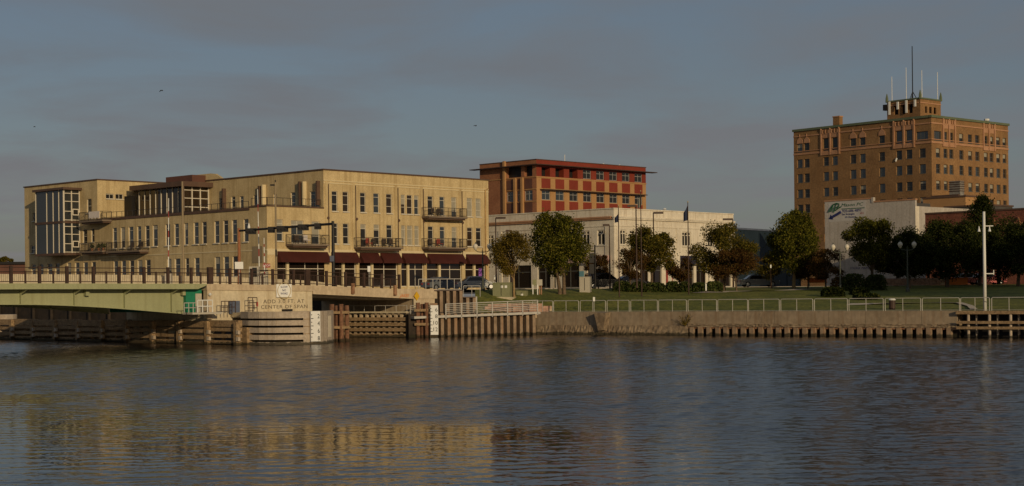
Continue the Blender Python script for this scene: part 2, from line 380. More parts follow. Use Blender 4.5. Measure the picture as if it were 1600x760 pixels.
def facade(mb, fr, s0, s1, z0, z1, holes, n=0.0, depth=.3, m=0):
    """a wall skin with real openings and reveals"""
    if s0 > s1: s0, s1 = s1, s0
    hs = [(min(a, b), max(a, b), c, d) for a, b, c, d in holes]
    ss = sorted({round(q, 4) for q in [s0, s1] + [x for h in hs for x in h[:2]] if s0 <= q <= s1})
    zz = sorted({round(q, 4) for q in [z0, z1] + [x for h in hs for x in h[2:]] if z0 <= q <= z1})
    for i in range(len(ss) - 1):
        for j in range(len(zz) - 1):
            cs, cz = (ss[i] + ss[i + 1]) / 2, (zz[j] + zz[j + 1]) / 2
            if any(a < cs < b and c < cz < d for a, b, c, d in hs): continue
            mb.add([fr.p(ss[i], n, zz[j]), fr.p(ss[i + 1], n, zz[j]), fr.p(ss[i + 1], n, zz[j + 1]), fr.p(ss[i], n, zz[j + 1])], [(0, 1, 2, 3)], m)
    for a, b, c, d in hs:
        q = [(a, c), (b, c), (b, d), (a, d)]
        for k in range(4):
            (sa, za), (sb, zb) = q[k], q[(k + 1) % 4]
            mb.add([fr.p(sa, n, za), fr.p(sb, n, zb), fr.p(sb, n - depth, zb), fr.p(sa, n - depth, za)], [(0, 1, 2, 3)], m)
    return mb

# ---------------------------------------------------------------- water and ground
WCALM, WROUGH, WEDGE0, WEDGE1 = .024, .072, 26.0, 50.0
def water_material():
    m = bpy.data.materials.new('river_water'); m.use_nodes = True
    n, l = m.node_tree.nodes, m.node_tree.links
    b = n['Principled BSDF']
    b.inputs['Base Color'].default_value = (.010, .010, .008, 1); b.inputs['Roughness'].default_value = .04
    b.inputs['IOR'].default_value = 1.333; b.inputs['Specular IOR Level'].default_value = .5
    g = n.new('ShaderNodeNewGeometry')
    def layer(scale, sx, sy, rot, detail, rough=.5):
        mp = n.new('ShaderNodeMapping'); mp.inputs['Scale'].default_value = (sx, sy, 1); mp.inputs['Rotation'].default_value = (0, 0, rot)
        l.new(g.outputs['Position'], mp.inputs['Vector'])
        t = n.new('ShaderNodeTexNoise'); t.inputs['Scale'].default_value = scale; t.inputs['Detail'].default_value = detail; t.inputs['Roughness'].default_value = rough
        l.new(mp.outputs[0], t.inputs['Vector']); return t.outputs['Fac']
    def slope(scale, sx, sy, rot, detail, rough, off=0):      # noise read as a surface slope, the same at every distance
        mp = n.new('ShaderNodeMapping'); mp.inputs['Scale'].default_value = (sx, sy, 1); mp.inputs['Rotation'].default_value = (0, 0, rot); mp.inputs['Location'].default_value = (off, off, 0)
        l.new(g.outputs['Position'], mp.inputs['Vector'])
        t = n.new('ShaderNodeTexNoise'); t.inputs['Scale'].default_value = scale; t.inputs['Detail'].default_value = detail; t.inputs['Roughness'].default_value = rough
        l.new(mp.outputs[0], t.inputs['Vector'])
        v = n.new('ShaderNodeVectorMath'); v.operation = 'SUBTRACT'; l.new(t.outputs['Color'], v.inputs[0]); v.inputs[1].default_value = (.5, .5, .5)
        return v.outputs[0]
    def vm(op, x, y):
        q = n.new('ShaderNodeVectorMath'); q.operation = op; l.new(x, q.inputs[0])
        if isinstance(y, tuple): q.inputs[1].default_value = y
        else: l.new(y, q.inputs[3 if op == 'SCALE' else 1])
        return q.outputs[0]
    c = layer(.11, 1, 1.6, R(-14), 2)       # gusts: patches of rougher and calmer water
    ru = n.new('ShaderNodeAttribute'); ru.attribute_name = 'ruffle'      # 0 in the sheltered water, 1 where the wind reaches it
    sl = vm('ADD', slope(3.6, .7, 1.7, R(7), 3, .55), vm('MULTIPLY', slope(9.0, .85, 1.5, R(-12), 2, .5, 7.3), (.7, .7, 0)))
    mr = n.new('ShaderNodeMapRange'); l.new(c, mr.inputs[0]); mr.inputs[1].default_value = .35; mr.inputs[2].default_value = .65; mr.inputs[3].default_value = .20; mr.inputs[4].default_value = .42
    m2 = n.new('ShaderNodeMapRange'); l.new(ru.outputs['Fac'], m2.inputs[0]); m2.inputs[3].default_value = .3; m2.inputs[4].default_value = 1
    mm = n.new('ShaderNodeMath'); mm.operation = 'MULTIPLY'; l.new(mr.outputs[0], mm.inputs[0]); l.new(m2.outputs[0], mm.inputs[1])
    sl = vm('MULTIPLY', vm('SCALE', sl, mm.outputs[0]), (.5, 1, 0))      # capillary ripples riding on the waves
    nv = vm('NORMALIZE', vm('ADD', sl, g.outputs['Normal']), (0, 0, 0))
    l.new(nv, b.inputs['Normal'])
    rr_ = n.new('ShaderNodeMapRange'); l.new(ru.outputs['Fac'], rr_.inputs[0]); rr_.inputs[3].default_value = .05; rr_.inputs[4].default_value = .16; l.new(rr_.outputs[0], b.inputs['Roughness'])
    return m
M['water'] = water_material()
def water_sheet():
    """the river: real wind waves where ripples can be told apart, plain sheet beyond"""
    x0, x1, y0, y1, st = -60.0, 60.0, 30.0, 162.0, .16
    nx, ny = int((x1 - x0) / st) + 1, int((y1 - y0) / st) + 1
    X, Yg = np.meshgrid(np.linspace(x0, x1, nx), np.linspace(y0, y1, ny)); rs = np.random.RandomState(4)
    Z = np.zeros_like(X); N = 56
    for i in range(N):
        lam = .40 * (1.1 / .40) ** rs.rand(); th = math.pi / 2 + rs.normal(0, .5); k = 2 * math.pi / lam
        Z += (1.0 / math.sqrt(N)) * math.sqrt(2) * (1 / k) * np.sin(k * (X * math.cos(th) + Yg * math.sin(th)) + rs.rand() * 6.283)
    G = np.zeros_like(X)
    for i in range(14): lam = 14 + 30 * rs.rand(); th = rs.rand() * 6.283; k = 2 * math.pi / lam; G += np.sin(k * (X * math.cos(th) + Yg * math.sin(th) * 1.5) + rs.rand() * 6.283)
    f = np.clip((Yg + 1.4 * X + G * 2.2 - WEDGE0) / (WEDGE1 - WEDGE0), 0, 1); f = f * f * (3 - 2 * f)
    sig = (WCALM + (WROUGH - WCALM) * f) * (1 + .10 * G / 2.6)
    e = np.clip(np.minimum(np.minimum(X - x0, x1 - X), np.minimum(Yg - y0, y1 - Yg)) / 4, 0, 1)
    Z = Z * sig * e - .015
    Z[0, :] = Z[-1, :] = 0; Z[:, 0] = Z[:, -1] = 0
    B = [(-2500, -120), (2500, -120), (2500, 420), (-2500, 420)]
    n0 = nx * ny; co = np.empty((n0 + 4, 3), np.float32); co[:n0, 0] = X.ravel(); co[:n0, 1] = Yg.ravel(); co[:n0, 2] = Z.ravel()
    co[n0:] = [(a_, b_, 0) for a_, b_ in B]
    ii = (np.arange(ny - 1)[:, None] * nx + np.arange(nx - 1)[None, :]).ravel(); quads = np.stack([ii, ii + 1, ii + 1 + nx, ii + nx], 1)
    c00, c10, c11, c01 = 0, nx - 1, n0 - 1, n0 - nx
    quads = np.vstack([quads, [[n0, n0 + 1, c10, c00], [n0 + 1, n0 + 2, c11, c10], [n0 + 2, n0 + 3, c01, c11], [n0 + 3, n0, c00, c01]]]).astype(np.int32)
    me = bpy.data.meshes.new('water'); me.vertices.add(len(co)); me.vertices.foreach_set('co', co.ravel()); me.loops.add(quads.size); me.loops.foreach_set('vertex_index', quads.ravel())
    me.polygons.add(len(quads)); me.polygons.foreach_set('loop_start', np.arange(0, quads.size, 4, dtype=np.int32)); me.polygons.foreach_set('use_smooth', np.ones(len(quads), bool)); me.update(calc_edges=True)
    at_ = me.attributes.new('ruffle', 'FLOAT', 'POINT'); at_.data.foreach_set('value', np.concatenate([f.ravel(), np.ones(4)]).astype(np.float32))
    me.materials.append(M['water']); o = bpy.data.objects.new('water', me); C.objects.link(o); o['kind'] = 'structure'
water_sheet()

QY = Fr((2.5, 153), (33.6, -23.0), (-23.0, -33.6))     # the quay wall line
UB = Vector((math.sin(R(45)), math.cos(R(45))))
BR = front(R(45), (-37.0, 121.0))                       # near edge of the bridge, s=0 about 20 m left of the pier wall
Z_ST = 4.45
quay_px = [742, 800, 840, 960, 1050, 1200, 1350, 1500, 1700, 2100]
top_Y = [161, 165, 167.5, 174, 179, 184, 186, 184, 178, 168]
lawn_rows = []
for px, ty in zip(quay_px, top_Y):
    if px < 840:
        f = (px - 690) / (830 - 690); q = Vector(xy(px, 148.5 + f * 4.5))
        q += Vector((0, .5))
    else:
        q = QY.o + QY.d * QY.s(px, 487) - QY.n * .45
    lawn_rows.append((q, xy(px, ty)))
def lawn_height(f): 
    f = min(max(f, 0), 1); return 2.12 + (Z_ST - 2.12) * (f * (1.55 - .55 * f))
mb = MB(); NS = 14
for q, t in lawn_rows:
    for k in range(NS + 1):
        f = k / NS; p = q.lerp(t, f); mb.v.append(Vector((p.x, p.y, lawn_height(f) + (random.uniform(-.03, .03) if 0 < k < NS else 0))))
for i in range(len(lawn_rows) - 1):
    for k in range(NS):
        a = i * (NS + 1) + k; mb.f.append([a, a + NS + 1, a + NS + 2, a + 1]); mb.m.append(0)
structure('lawn', mb, M['lawn'], True)
def lawn_z(p):
    """height of the lawn or street at a plan point"""
    p = Vector(p)
    for i in range(len(lawn_rows) - 1):
        (q0, t0), (q1, t1) = lawn_rows[i], lawn_rows[i + 1]
        for k in range(NS):
            f0, f1 = k / NS, (k + 1) / NS
            quad = [q0.lerp(t0, f0), q1.lerp(t1, f0), q1.lerp(t1, f1), q0.lerp(t0, f1)]
            ins = True
            for j in range(4):
                a, b = quad[j], quad[(j + 1) % 4]
                if (b - a).cross(p - a) < 0: ins = False; break
            if ins: return lawn_height((f0 + f1) / 2)
    return Z_ST
def on_lawn(px, py, Y0=150.0):
    """distance at which the sight line through a picture point meets the lawn"""
    X, Z = ray(px, py); Y = Y0
    while Y < 200:
        if lawn_z((X * Y, Y)) >= CAMZ + Z * Y and lawn_z((X * Y, Y)) < Z_ST: return Y
        Y += .25
    return 165.0
def g_at(px, Y): 
    p = xy(px, Y); return Vector((p.x, p.y, lawn_z(p)))

# the town ground: one sheet from the bank to beyond the horizon
bank = BR.o + BR.d * 40.0
edge = [Vector(t) for q, t in lawn_rows]
mb = MB()
bl = Vector((-.70, .714))
poly = [Vector((3000, 100))] + edge[::-1] + [xy(700, 151), xy(645, 150.5), Vector(xy(645, 150.5)) + bl * 190, Vector((-2500, 300)), Vector((-3000, 5000)), Vector((3000, 5000))]
mb.add([(p.x, p.y, Z_ST) for p in poly], [list(range(len(poly)))])
structure('ground', mb, M['earth'])
bk = MB(); pb_ = [poly[-5] + Vector((.6, .6)), poly[-4], poly[-3]]
bk.add([(p.x, p.y, Z_ST - .01) for p in pb_] + [(p.x, p.y, -2) for p in pb_], [(0, 1, 4, 3), (1, 2, 5, 4)])
bko = solo('timber_bulkhead', bk, M['tar'], 'dark tarred bulkhead of the river bank seen under the green bridge', 'bulkhead')  # dark colour imitates the bridge's shade on the bank wall
for k in range(40):
    p = pb_[0].lerp(pb_[1], k / 40); c = MB(); c.tube([(p.x - .2, p.y - .2, -1.5), (p.x - .2, p.y - .2, Z_ST - .3)], .2, 6); part('bulkhead_pile', c, M['tar'], bko)  # piles share the wall's painted-in shade
rd = MB()
rd.hexa([BR.p(46, -6.5, 4.30), BR.p(400, -6.5, 4.30), BR.p(400, -15, 4.30), BR.p(46, -15, 4.30),
         BR.p(46, -6.5, 4.455), BR.p(400, -6.5, 4.455), BR.p(400, -15, 4.455), BR.p(46, -15, 4.455)])
rd.hexa([BR.p(47, -18, 4.3), BR.p(400, -18, 4.3), BR.p(400, -27, 4.3), BR.p(47, -27, 4.3),
         BR.p(47, -18, 4.456), BR.p(400, -18, 4.456), BR.p(400, -27, 4.456), BR.p(47, -27, 4.456)])
structure('road', rd, M['asphalt'])
mk = MB()
for k in range(30):
    s = 50 + k * 6; mk.add([BR.p(s, -10.7, 4.462), BR.p(s + 3, -10.7, 4.462), BR.p(s + 3, -10.85, 4.462), BR.p(s, -10.85, 4.462)], [(0, 1, 2, 3)])
structure('road_markings', mk, M['white'])
pv = MB()
pv.hexa([BR.p(47, -28, 4.3), BR.p(84, -28, 4.3), BR.p(84, -33.6, 4.3), BR.p(47, -33.6, 4.3), BR.p(47, -28, 4.58), BR.p(84, -28, 4.58), BR.p(84, -33.6, 4.58), BR.p(47, -33.6, 4.58)])
pv.hexa([BR.p(70, -15.5, 4.3), BR.p(140, -15.5, 4.3), BR.p(140, -17.5, 4.3), BR.p(70, -17.5, 4.3), BR.p(70, -15.5, 4.58), BR.p(140, -15.5, 4.58), BR.p(140, -17.5, 4.58), BR.p(70, -17.5, 4.58)])
structure('pavement', pv, M['paving'])
# path that curves up from the quay, right
mb = MB(); pts = [(1270, .16), (1330, .19), (1390, .22), (1440, .21), (1480, .13), (1510, .04)]
for px, f in pts:
    base = QY.o + QY.d * QY.s(px, 486) - QY.n * (.5 + f * 45); w = .9 if px < 1400 else 1.3
    for dn in (-w, w):
        p = base - QY.n * dn; ff = (.5 + f * 45 + dn) / 52.0
        mb.v.append(Vector((p.x, p.y, lawn_z(p) + .05)))
for i in range(len(pts) - 1): mb.f.append([2 * i, 2 * i + 2, 2 * i + 3, 2 * i + 1]); mb.m.append(0)
structure('path', mb, M['paving'])
# second, straighter path along the hedge line
mb = MB()
for k in range(9):
    px = 1080 + k * 32; p = xy(px, 165 + k * 1.1); q = xy(px, 166.6 + k * 1.1)
    mb.v.append(Vector((p.x, p.y, lawn_z(p) + .05))); mb.v.append(Vector((q.x, q.y, lawn_z(q) + .05)))
for i in range(8): mb.f.append([2 * i, 2 * i + 2, 2 * i + 3, 2 * i + 1]); mb.m.append(0)
structure('footpath', mb, M['paving'])

# ---------------------------------------------------------------- the long cream brick building by the bridge
A = Vector(xy(505, 184, 266))
FA = front(ALPHA, A)                    # street front: s to the right, n = -t goes back
z_ground = Z_ST
zt = FA.z(505, 266)                     # top of the parapet
S1 = FA.s(763, 300); SB = FA.s(417, 360)
FL = left(ALPHA, FA.p(SB, 0, 0).xy)     # river front: s goes away to the left
T_W = FL.s(152, 300); T_E = FL.s(38, 300); NW = -T_W
z2 = FA.z(440, 323.5)                   # parapet of the two-storey corner
z2l = FL.z(240, 339.5)                  # parapet along the river front
bld = thing('brick_loft_building', 'long cream brick loft building with burgundy awnings and iron balconies beside the bridge', 'building', FA.p(0, 0, z_ground))
W = MB(); holes_f, holes_l, holes_m, holes_w = [], [], [], []
wins = []       # (frame, s centre, z0, w, h, hb, vb, glass)
zu0, zu1 = FA.z(523, 330.4), FA.z(523, 299); zl0, zl1 = FA.z(523, 381.2), FA.z(523, 349)
fx = [(a_ - .55, b_ + .55) for a_, b_ in [(519, 527), (536, 544), (563.3, 571), (584, 592), (604, 612), (627, 632.7), (636.2, 643.8), (647.7, 653.8), (668.7, 676.2), (687.3, 694.3), (705.8, 712.8), (730, 737.5), (743.7, 751)]]
for i, (a, b) in enumerate(fx):
    sa, sb = FA.s(a, 320), FA.s(b, 320)
    for row, (z0, z1) in enumerate(((zl0, zl1), (zu0, zu1))):
        door = i in (2, 10) and row == 0 or i == 10
        zz0 = z0 - .35 if door else z0
        holes_f.append((sa, sb, zz0, z1))
        g = 'blind' if (row == 0 and i in (5, 6, 7)) or (row == 1 and i >= 11) else random.choice(['glass', 'glass', 'glass_warm', 'glass_blue'])
        wins.append((FA, (sa + sb) / 2, zz0, sb - sa, z1 - zz0, (.36, .80), (), g))
for a, b, y0, y1, vb in ((429.3, 442.2, 377, 343, ()), (455, 474.5, 379.5, 344.8, (.5,)), (487, 499.3, 382, 346.5, ())):
    sa, sb = FA.s(a, 360), FA.s(b, 360); z0, z1 = FA.z((a + b) / 2, y0), FA.z((a + b) / 2, y1)
    holes_f.append((sa, sb, z0, z1)); wins.append((FA, (sa + sb) / 2, z0, sb - sa, z1 - z0, (.36, .80), vb, 'glass_blue'))
# shop fronts
zs0, zs1 = z_ground + .55, FA.z(526, 403)
bays = [(433, 514.5, (.26, .72), (.2, .55, .8)), (520, 557, (.26, .72), (.45,)), (561.5, 622, (.3,), (.33, .66)), (627, 663, (.3,), (.3, .65)), (667, 722, (.3,), (.36, .68)), (727, 759, (.3,), (.45,))]
for a, b, hb, vb in bays:
    sa, sb = FA.s(a, 420), FA.s(b, 420)
    holes_f.append((sa, sb, zs0, zs1))
zsplit = zs1 + .05
for seg in ((SB, 0, z2), (0, S1, zt)):
    facade(W, FA, seg[0], seg[1], z_ground, seg[2], [h for h in holes_f if seg[0] <= (h[0] + h[1]) / 2 < seg[1]])
# river front windows
lz0, lz1 = (FL.z(242, 385) + FL.z(384, 378.3)) / 2, (FL.z(242, 351.8) + FL.z(384, 343)) / 2
gz1 = (FL.z(180, 407.8) + FL.z(340, 402.2)) / 2; gz0 = gz1 - 2.35
lx = [(a_ - .5, b_ + .5) for a_, b_ in [(176.4, 182.2), (189, 194.9), (201.4, 208), (214.6, 220.2), (227, 233.3), (239, 246), (259, 265.5), (272.7, 279.2), (288, 293.5), (303, 310), (316, 322.6), (335.4, 342.2), (349.2, 356.2), (362.8, 370), (381, 388)]]
gx = [(a_ - .4, b_ + .4) for a_, b_ in [(48.8, 55), (61, 67), (74, 81), (86, 92.4), (104.5, 110.3), (117, 123.3), (130, 136.5), (143, 149), (177, 183.6), (189.3, 196), (202, 208.8), (214.8, 221.8), (227.4, 234.6), (261, 267), (273, 281), (289, 294.5), (303.6, 311), (335.4, 343), (349, 357), (363, 371)]]
for lst, z0, z1, hb in ((lx, lz0, lz1, (.36, .82)), (gx, gz0, gz1, (.68,))):
    for a, b in lst:
        sa, sb = FL.s(a, 380), FL.s(b, 380); holes_l.append((sa, sb, z0, z1))
        wins.append((FL, (sa + sb) / 2, z0, abs(sb - sa), z1 - z0, hb, (), random.choice(['glass', 'glass_blue', 'glass_blue', 'glass'])))
for a, b, y1, y0 in ((136, 143.3, 311, 333), (129, 136.2, 358, 380), (142, 147.5, 357.3, 379)):
    sa, sb = FL.s(a, 350), FL.s(b, 350); z0, z1 = FL.z(140, y0), FL.z(140, y1); holes_l.append((sa, sb, z0, z1))
    wins.append((FL, (sa + sb) / 2, z0, abs(sb - sa), z1 - z0, (.5,), (), 'glass'))
for a, b, y1, y0 in ((51, 55, 333, 346), (47.5, 54, 384, 396)):
    sa, sb = FL.s(a, 350), FL.s(b, 350); z0, z1 = FL.z(52, y0), FL.z(52, y1); holes_l.append((sa, sb, z0, z1))
    wins.append((FL, (sa + sb) / 2, z0, abs(sb - sa), z1 - z0, (.5,), (), 'glass_blue'))
zw = FL.z(152, 281.5)
facade(W, FL, 0, T_W, z_ground, z2l, [h for h in holes_l if (h[0] + h[1]) / 2 < T_W])
facade(W, FL, T_W, T_E, z_ground, zw, [h for h in holes_l if (h[0] + h[1]) / 2 > T_W])
# corner block rises a little above the river front parapet
T_C = FL.s(390, 330); W.box(FL, 0.02, T_C, -.35, -.003, z2l, z2)
# side wall of the left wing above the terrace, with two slot windows
FW2 = front(ALPHA, FA.p(SB, NW, 0).xy)
hs = []
for a, b in ((165.5, 178), (180.5, 192.5)):
    sa, sb = FW2.s(a, 307), FW2.s(b, 307); z0, z1 = FW2.z(178, 311.2), FW2.z(178, 303.2); hs.append((sa, sb, z0, z1))
    wins.append((FW2, (sa + sb) / 2, z0, sb - sa, z1 - z0, (), (.5,), 'glass'))
facade(W, FW2, 0, -SB + 12, z2l - 1, zw, hs)
# third-storey wall above the terrace (faces the river, in line with the corner of the street front)
FT = left(ALPHA, A); hs = []
for a, b, y1, y0, vb in ((343, 349.3, 309.5, 332, ()), (361, 367.6, 307.5, 331, ()), (374.3, 380.6, 307, 331, ()), (396, 402.6, 305, 327, ()), (427, 432.5, 303, 326, ()), (454, 461.5, 300.8, 324, ()), (484, 499, 299, 324.5, (.5,))):
    sa, sb = FT.s(a, 315), FT.s(b, 315); z0, z1 = FT.z((a + b) / 2, y0), FT.z((a + b) / 2, y1); hs.append((sa, sb, z0, z1))
    wins.append((FT, (sa + sb) / 2, z0, abs(sb - sa), z1 - z0, (.3, .8), vb, 'glass_blue'))
T_G = FT.s(327, 320)
facade(W, FT, 0, T_G + 14, z2 - 1.0, zt, hs)
# backs and roofs
W.add([FA.p(S1, 0, z_ground), FA.p(S1, -T_E, z_ground), FA.p(S1, -T_E, zt), FA.p(S1, 0, zt)], [(0, 1, 2, 3)])
W.add([FA.p(SB, -T_E, z_ground), FA.p(S1, -T_E, z_ground), FA.p(S1, -T_E, zw), FA.p(SB, -T_E, zw)], [(0, 1, 2, 3)])
part('wall', W, M['cream'], bld)
RF = MB()
RF.box(FA, 0.3, S1 - .3, -T_E + .3, -.3, zt - .9, zt - .5)
RF.box(FA, SB + .3, 0, NW, -.3, z2l - 1.0, z2l - .7)
RF.box(FA, SB + .3, .2, -T_E + .3, NW - .3, zw - .8, zw - .5)
part('roof', RF, M['roof'], bld)
# inner core so that no light leaks through the windows
IN = MB(); IN.box(FA, SB + .7, S1 - .7, -T_E + .7, -.7, z_ground, z2l - 1.1); IN.box(FA, .7, S1 - .7, -T_E + .7, -.7, z2l - 1.0, zt - 1.0); IN.box(FA, SB + .7, .6, -T_E + .7, NW - .7, z2l - 1.0, zw - 1)
part('interior', IN, M['black'], bld)
for fr, sc, z0, w, h, hb, vb, g in wins:
    o = window(bld, fr, sc, z0, w, h, n=-.1, hb=hb, vb=vb, gm=g, t=.055)
    if g != 'blind' and random.random() < .2: half_blind(o, w, h, random.choice([.2, .3, .5, .6]))
# copings
CO = MB()
CO.box(FA, -.12, S1 + .12, -.35, .12, zt, zt + .16)
CO.box(FA, -.12, .35, -T_G - 1, -.35, zt, zt + .16)
CO.box(FL, T_W - .12, T_E + .1, -.35, .12, zw, zw + .15); CO.box(FW2, 0, -SB + 12, -.35, .12, zw, zw + .15)
CO.box(FL, T_C, T_W, -.4, .1, z2l, z2l + .32); CO.box(FL, -.1, T_C, -.4, .1, z2, z2 + .14); CO.box(FA, SB - .1, 0, -.4, .1, z2, z2 + .14)
part('parapet_coping', CO, M['brown_metal'], bld)
# raised parapet with a curved shoulder
RP = MB(); prof = [(T_G - 3.2, .1), (T_G - 2.6, .25), (T_G - 2.0, .55), (T_G - 1.3, .85), (T_G - .4, .95), (T_G + 3, .95)]
for (s0, h0), (s1, h1) in zip(prof, prof[1:]): RP.wedge(FT, s0, s1, -.35, .02, zt - .2, zt + h0, zt - .2, zt + h1)
part('raised_parapet', RP, M['cream'], bld)
# pilaster strips and rainwater pipes on the street front
for px in (510, 552.5, 618.8, 658.5, 719):
    s = FA.s(px, 340); b = MB(); b.box(FA, s - .22, s + .22, 0, .07, zs1 + .9, zt - 1.35); part('pilaster_strip', b, M['cream'], bld)
    b = MB(); b.tube([FA.p(s + .3, .1, zs1 + .6), FA.p(s + .3, .1, zt - 1.6)], .05, 6); part('rainwater_pipe', b, M['brown_metal'], bld)
b = MB(); s = FA.s(757.5, 320); b.tube([FA.p(s, .12, z_ground), FA.p(s, .12, zt - 1.2), FA.p(s + .5, .12, zt - 1.1)], .09, 6); part('rainwater_pipe', b, M['orange_brick'], bld)
for px in (512, 556.5, 622.5, 661.5, 722):
    s = FA.s(px, 341); b = MB(); b.tube([FA.p(s, 0, FA.z(512, 341)), FA.p(s, .18, FA.z(512, 341))], .17, 8); part('scupper', b, M['brown_metal'], bld)
for z in (zt - 1.25, zt - 1.55):
    b = MB(); b.box(FA, 0, S1, 0, .06, z, z + .12); part('corbel_course', b, M['cream_band'], bld)
b = MB(); b.box(FA, SB, S1, 0, .05, zs1 + .25, zs1 + .95); part('fascia_band', b, M['cream_band'], bld)
for z in (lz0 - 1.1,):
    b = MB(); b.box(FL, 0, T_W, 0, .05, z, z + .14); part('string_course', b, M['cream_band'], bld)
# shop fronts, piers, awnings
for a, b_, hb, vb in bays:
    sa, sb = FA.s(a, 420), FA.s(b_, 420)
    window(bld, FA, (sa + sb) / 2, zs0, sb - sa, zs1 - zs0, n=-.22, hb=(.62,), vb=vb, gm='shop_glass', t=.09, sill=False, name='shop_front')
    for q in vb[:1]:
        sc = sa + (sb - sa) * q; b = MB(); b.box(FA, sc - .17, sc + .17, -.2, .02, z_ground, zs1); part('shop_pier', b, M['cream_band'], bld)
zaw1, zaw0 = FA.z(526, 394.3), FA.z(526, 411)
for a, b_ in ((433, 514), (517, 559.5), (561.5, 593), (593.5, 625.5), (627.5, 665.5), (667, 725), (727.5, 762)):
    sa, sb = FA.s(a, 405), FA.s(b_, 405) - .25; b = MB(); pr = .8
    b.add([FA.p(sa, .06, zaw1), FA.p(sb, .06, zaw1), FA.p(sb, pr, zaw0 + .25), FA.p(sa, pr, zaw0 + .25), FA.p(sa, pr, zaw0), FA.p(sb, pr, zaw0), FA.p(sa, .06, zaw0), FA.p(sb, .06, zaw0)],
          [(0, 1, 2, 3), (3, 2, 5, 4), (0, 3, 4, 6), (1, 7, 5, 2)])
    part('awning', b, M['awning'], bld)
def rail_mesh(b, pts, z, h, step=1.2, bars=True):
    for (p, q) in zip(pts, pts[1:]):
        L = (q - p).length; d = (q - p) / L
        for zz in (z + h, z + .12): b.tube([Vector((p.x, p.y, zz)), Vector((q.x, q.y, zz))], .028, 4)
        k = 0.0
        while k <= L + .01:
            x = p + d * k; b.tube([Vector((x.x, x.y, z)), Vector((x.x, x.y, z + h))], .035, 4); k += max(.5, L / max(1, round(L / step)))
        if bars:
            nb = int(L / .14)
            for j in range(nb):
                x = p + d * (j + .5) * L / nb; b.tube([Vector((x.x, x.y, z + .12)), Vector((x.x, x.y, z + h))], .010, 3, cap=False)
def balcony(fr, s0, s1, z, dep=1.45, wall_side=True):
    b = MB(); b.box(fr, s0, s1, .0, dep, z - .22, z); o = part('balcony_slab', b, M['slab'], bld)
    b = MB(); b.box(fr, s0 + .15, s1 - .15, .05, dep - .25, z - .42, z - .225)
    c = part('slab_beam', b, M['brown_metal'], o)
    r = MB(); pts = [fr.p(s0 + .05, .05, 0).xy, fr.p(s0 + .05, dep - .05, 0).xy, fr.p(s1 - .05, dep - .05, 0).xy, fr.p(s1 - .05, .05, 0).xy]
    rail_mesh(r, [Vector(p) for p in pts], z, 1.07); part('railing', r, M['iron'], o)
    return o
bal = []
for fr, a, b_, y, yb in ((FA, 458, 515, 381.5, 0), (FA, 564, 630, 386, 0), (FA, 670, 730, 386.5, 0), (FA, 670, 730, 338.5, 0)):
    s0, s1 = sorted((fr.s(a, y, 1.4), fr.s(b_, y, 1.4))); z = fr.z((a + b_) / 2, y, 1.4); balcony(fr, s0, s1, z); bal.append((fr, s0, s1, z))
for fr, a, b_, y in ((FL, 166, 218, 392), (FL, 124, 160, 344.5), (FL, 124, 160, 392.5)):
    s0, s1 = sorted((fr.s(a, y, 1.4), fr.s(b_, y, 1.4))); z = fr.z((a + b_) / 2, y, 1.4); balcony(fr, s0, s1, z); bal.append((fr, s0, s1, z))
b = MB(); rail_mesh(b, [Vector(FL.p(q, -.25, 0).xy) for q in (.3, T_C)], z2 + .1, .95, bars=False); rail_mesh(b, [Vector(FA.p(q, -.25, 0).xy) for q in (SB + .3, -.2)], z2 + .1, .95, bars=False)
part('terrace_railing', b, M['iron'], bld)
b = MB(); rail_mesh(b, [Vector(FL.p(q, -.25, 0).xy) for q in (T_C + .5, T_W - .5)], z2l + .3, .75, bars=False); part('terrace_railing', b, M['iron'], bld)
# privacy fins and pergola posts on the terrace wall
for px, y0, y1 in ((352.5, 295, 331), (409, 291, 322), (414.5, 289, 322), (472, 284, 321), (478, 284, 321), (499.5, 283, 321)):
    s = FT.s(px, 310); b = MB(); b.box(FT, s - .12, s + .12, .0, .5, FT.z(px, y1), FT.z(px, y0)); part('terrace_fin', b, M['cream_band'] if px in (414.5, 478) else M['brown_metal'], bld)
# glazed penthouse on the terrace
GS = FT.off(0); ng = -T_G
FG = front(ALPHA, FA.p(0, ng, 0).xy)
sg = FG.s(287, 320); FGL = left(ALPHA, FA.p(sg, ng, 0).xy); tg1 = FGL.s(217, 320)
zg0, zg1 = z2l - .6, FG.z(300, 292.5)
b = MB(); b.box(FG, sg + .12, -.05, -.3, -.12, zg0, zg1); b.box(FGL, .35, tg1, -.3, -.12, zg0, zg1); gp = part('glazed_room', b, M['glass_warm'], bld)
for k in range(9):
    t = tg1 * k / 8; c = MB(); c.box(FGL, t, t + (.09 if k % 2 == 0 else .05), -.12, -.02, zg0, zg1); part('mullion', c, M['frame'], gp)
for q in (0, .34, .67, 1):
    c = MB(); s = sg + (-.1 - sg) * q; c.box(FG, s - .07, s + .07, -.11, .03, zg0, zg1); part('mullion', c, M['frame'], gp)
for q in (.02, .32, .62, .9):
    c = MB(); z = zg0 + (zg1 - zg0) * (.18 + .8 * q); c.box(FG, sg, -.05, -.105, .02, z, z + .1); part('transom', c, M['frame'], gp)
c = MB(); c.box(FG, sg - .9, -.02, -tg1 - .8, .9, zg1 + .004, zg1 + .62); part('roof_plate', c, M['brown_metal'], gp)
c = MB(); c.box(FG, sg + 1.8, 1.5, -6.5, -.7, zg1 + .63, zg1 + 1.62); part('roof_box', c, M['dark_brown'], gp)
c = MB(); c.box(FG, sg - .5, sg, -tg1 - 2.6, -tg1 - .9, zg0, zg1 - .6); part('dark_recess', c, M['black'], gp)
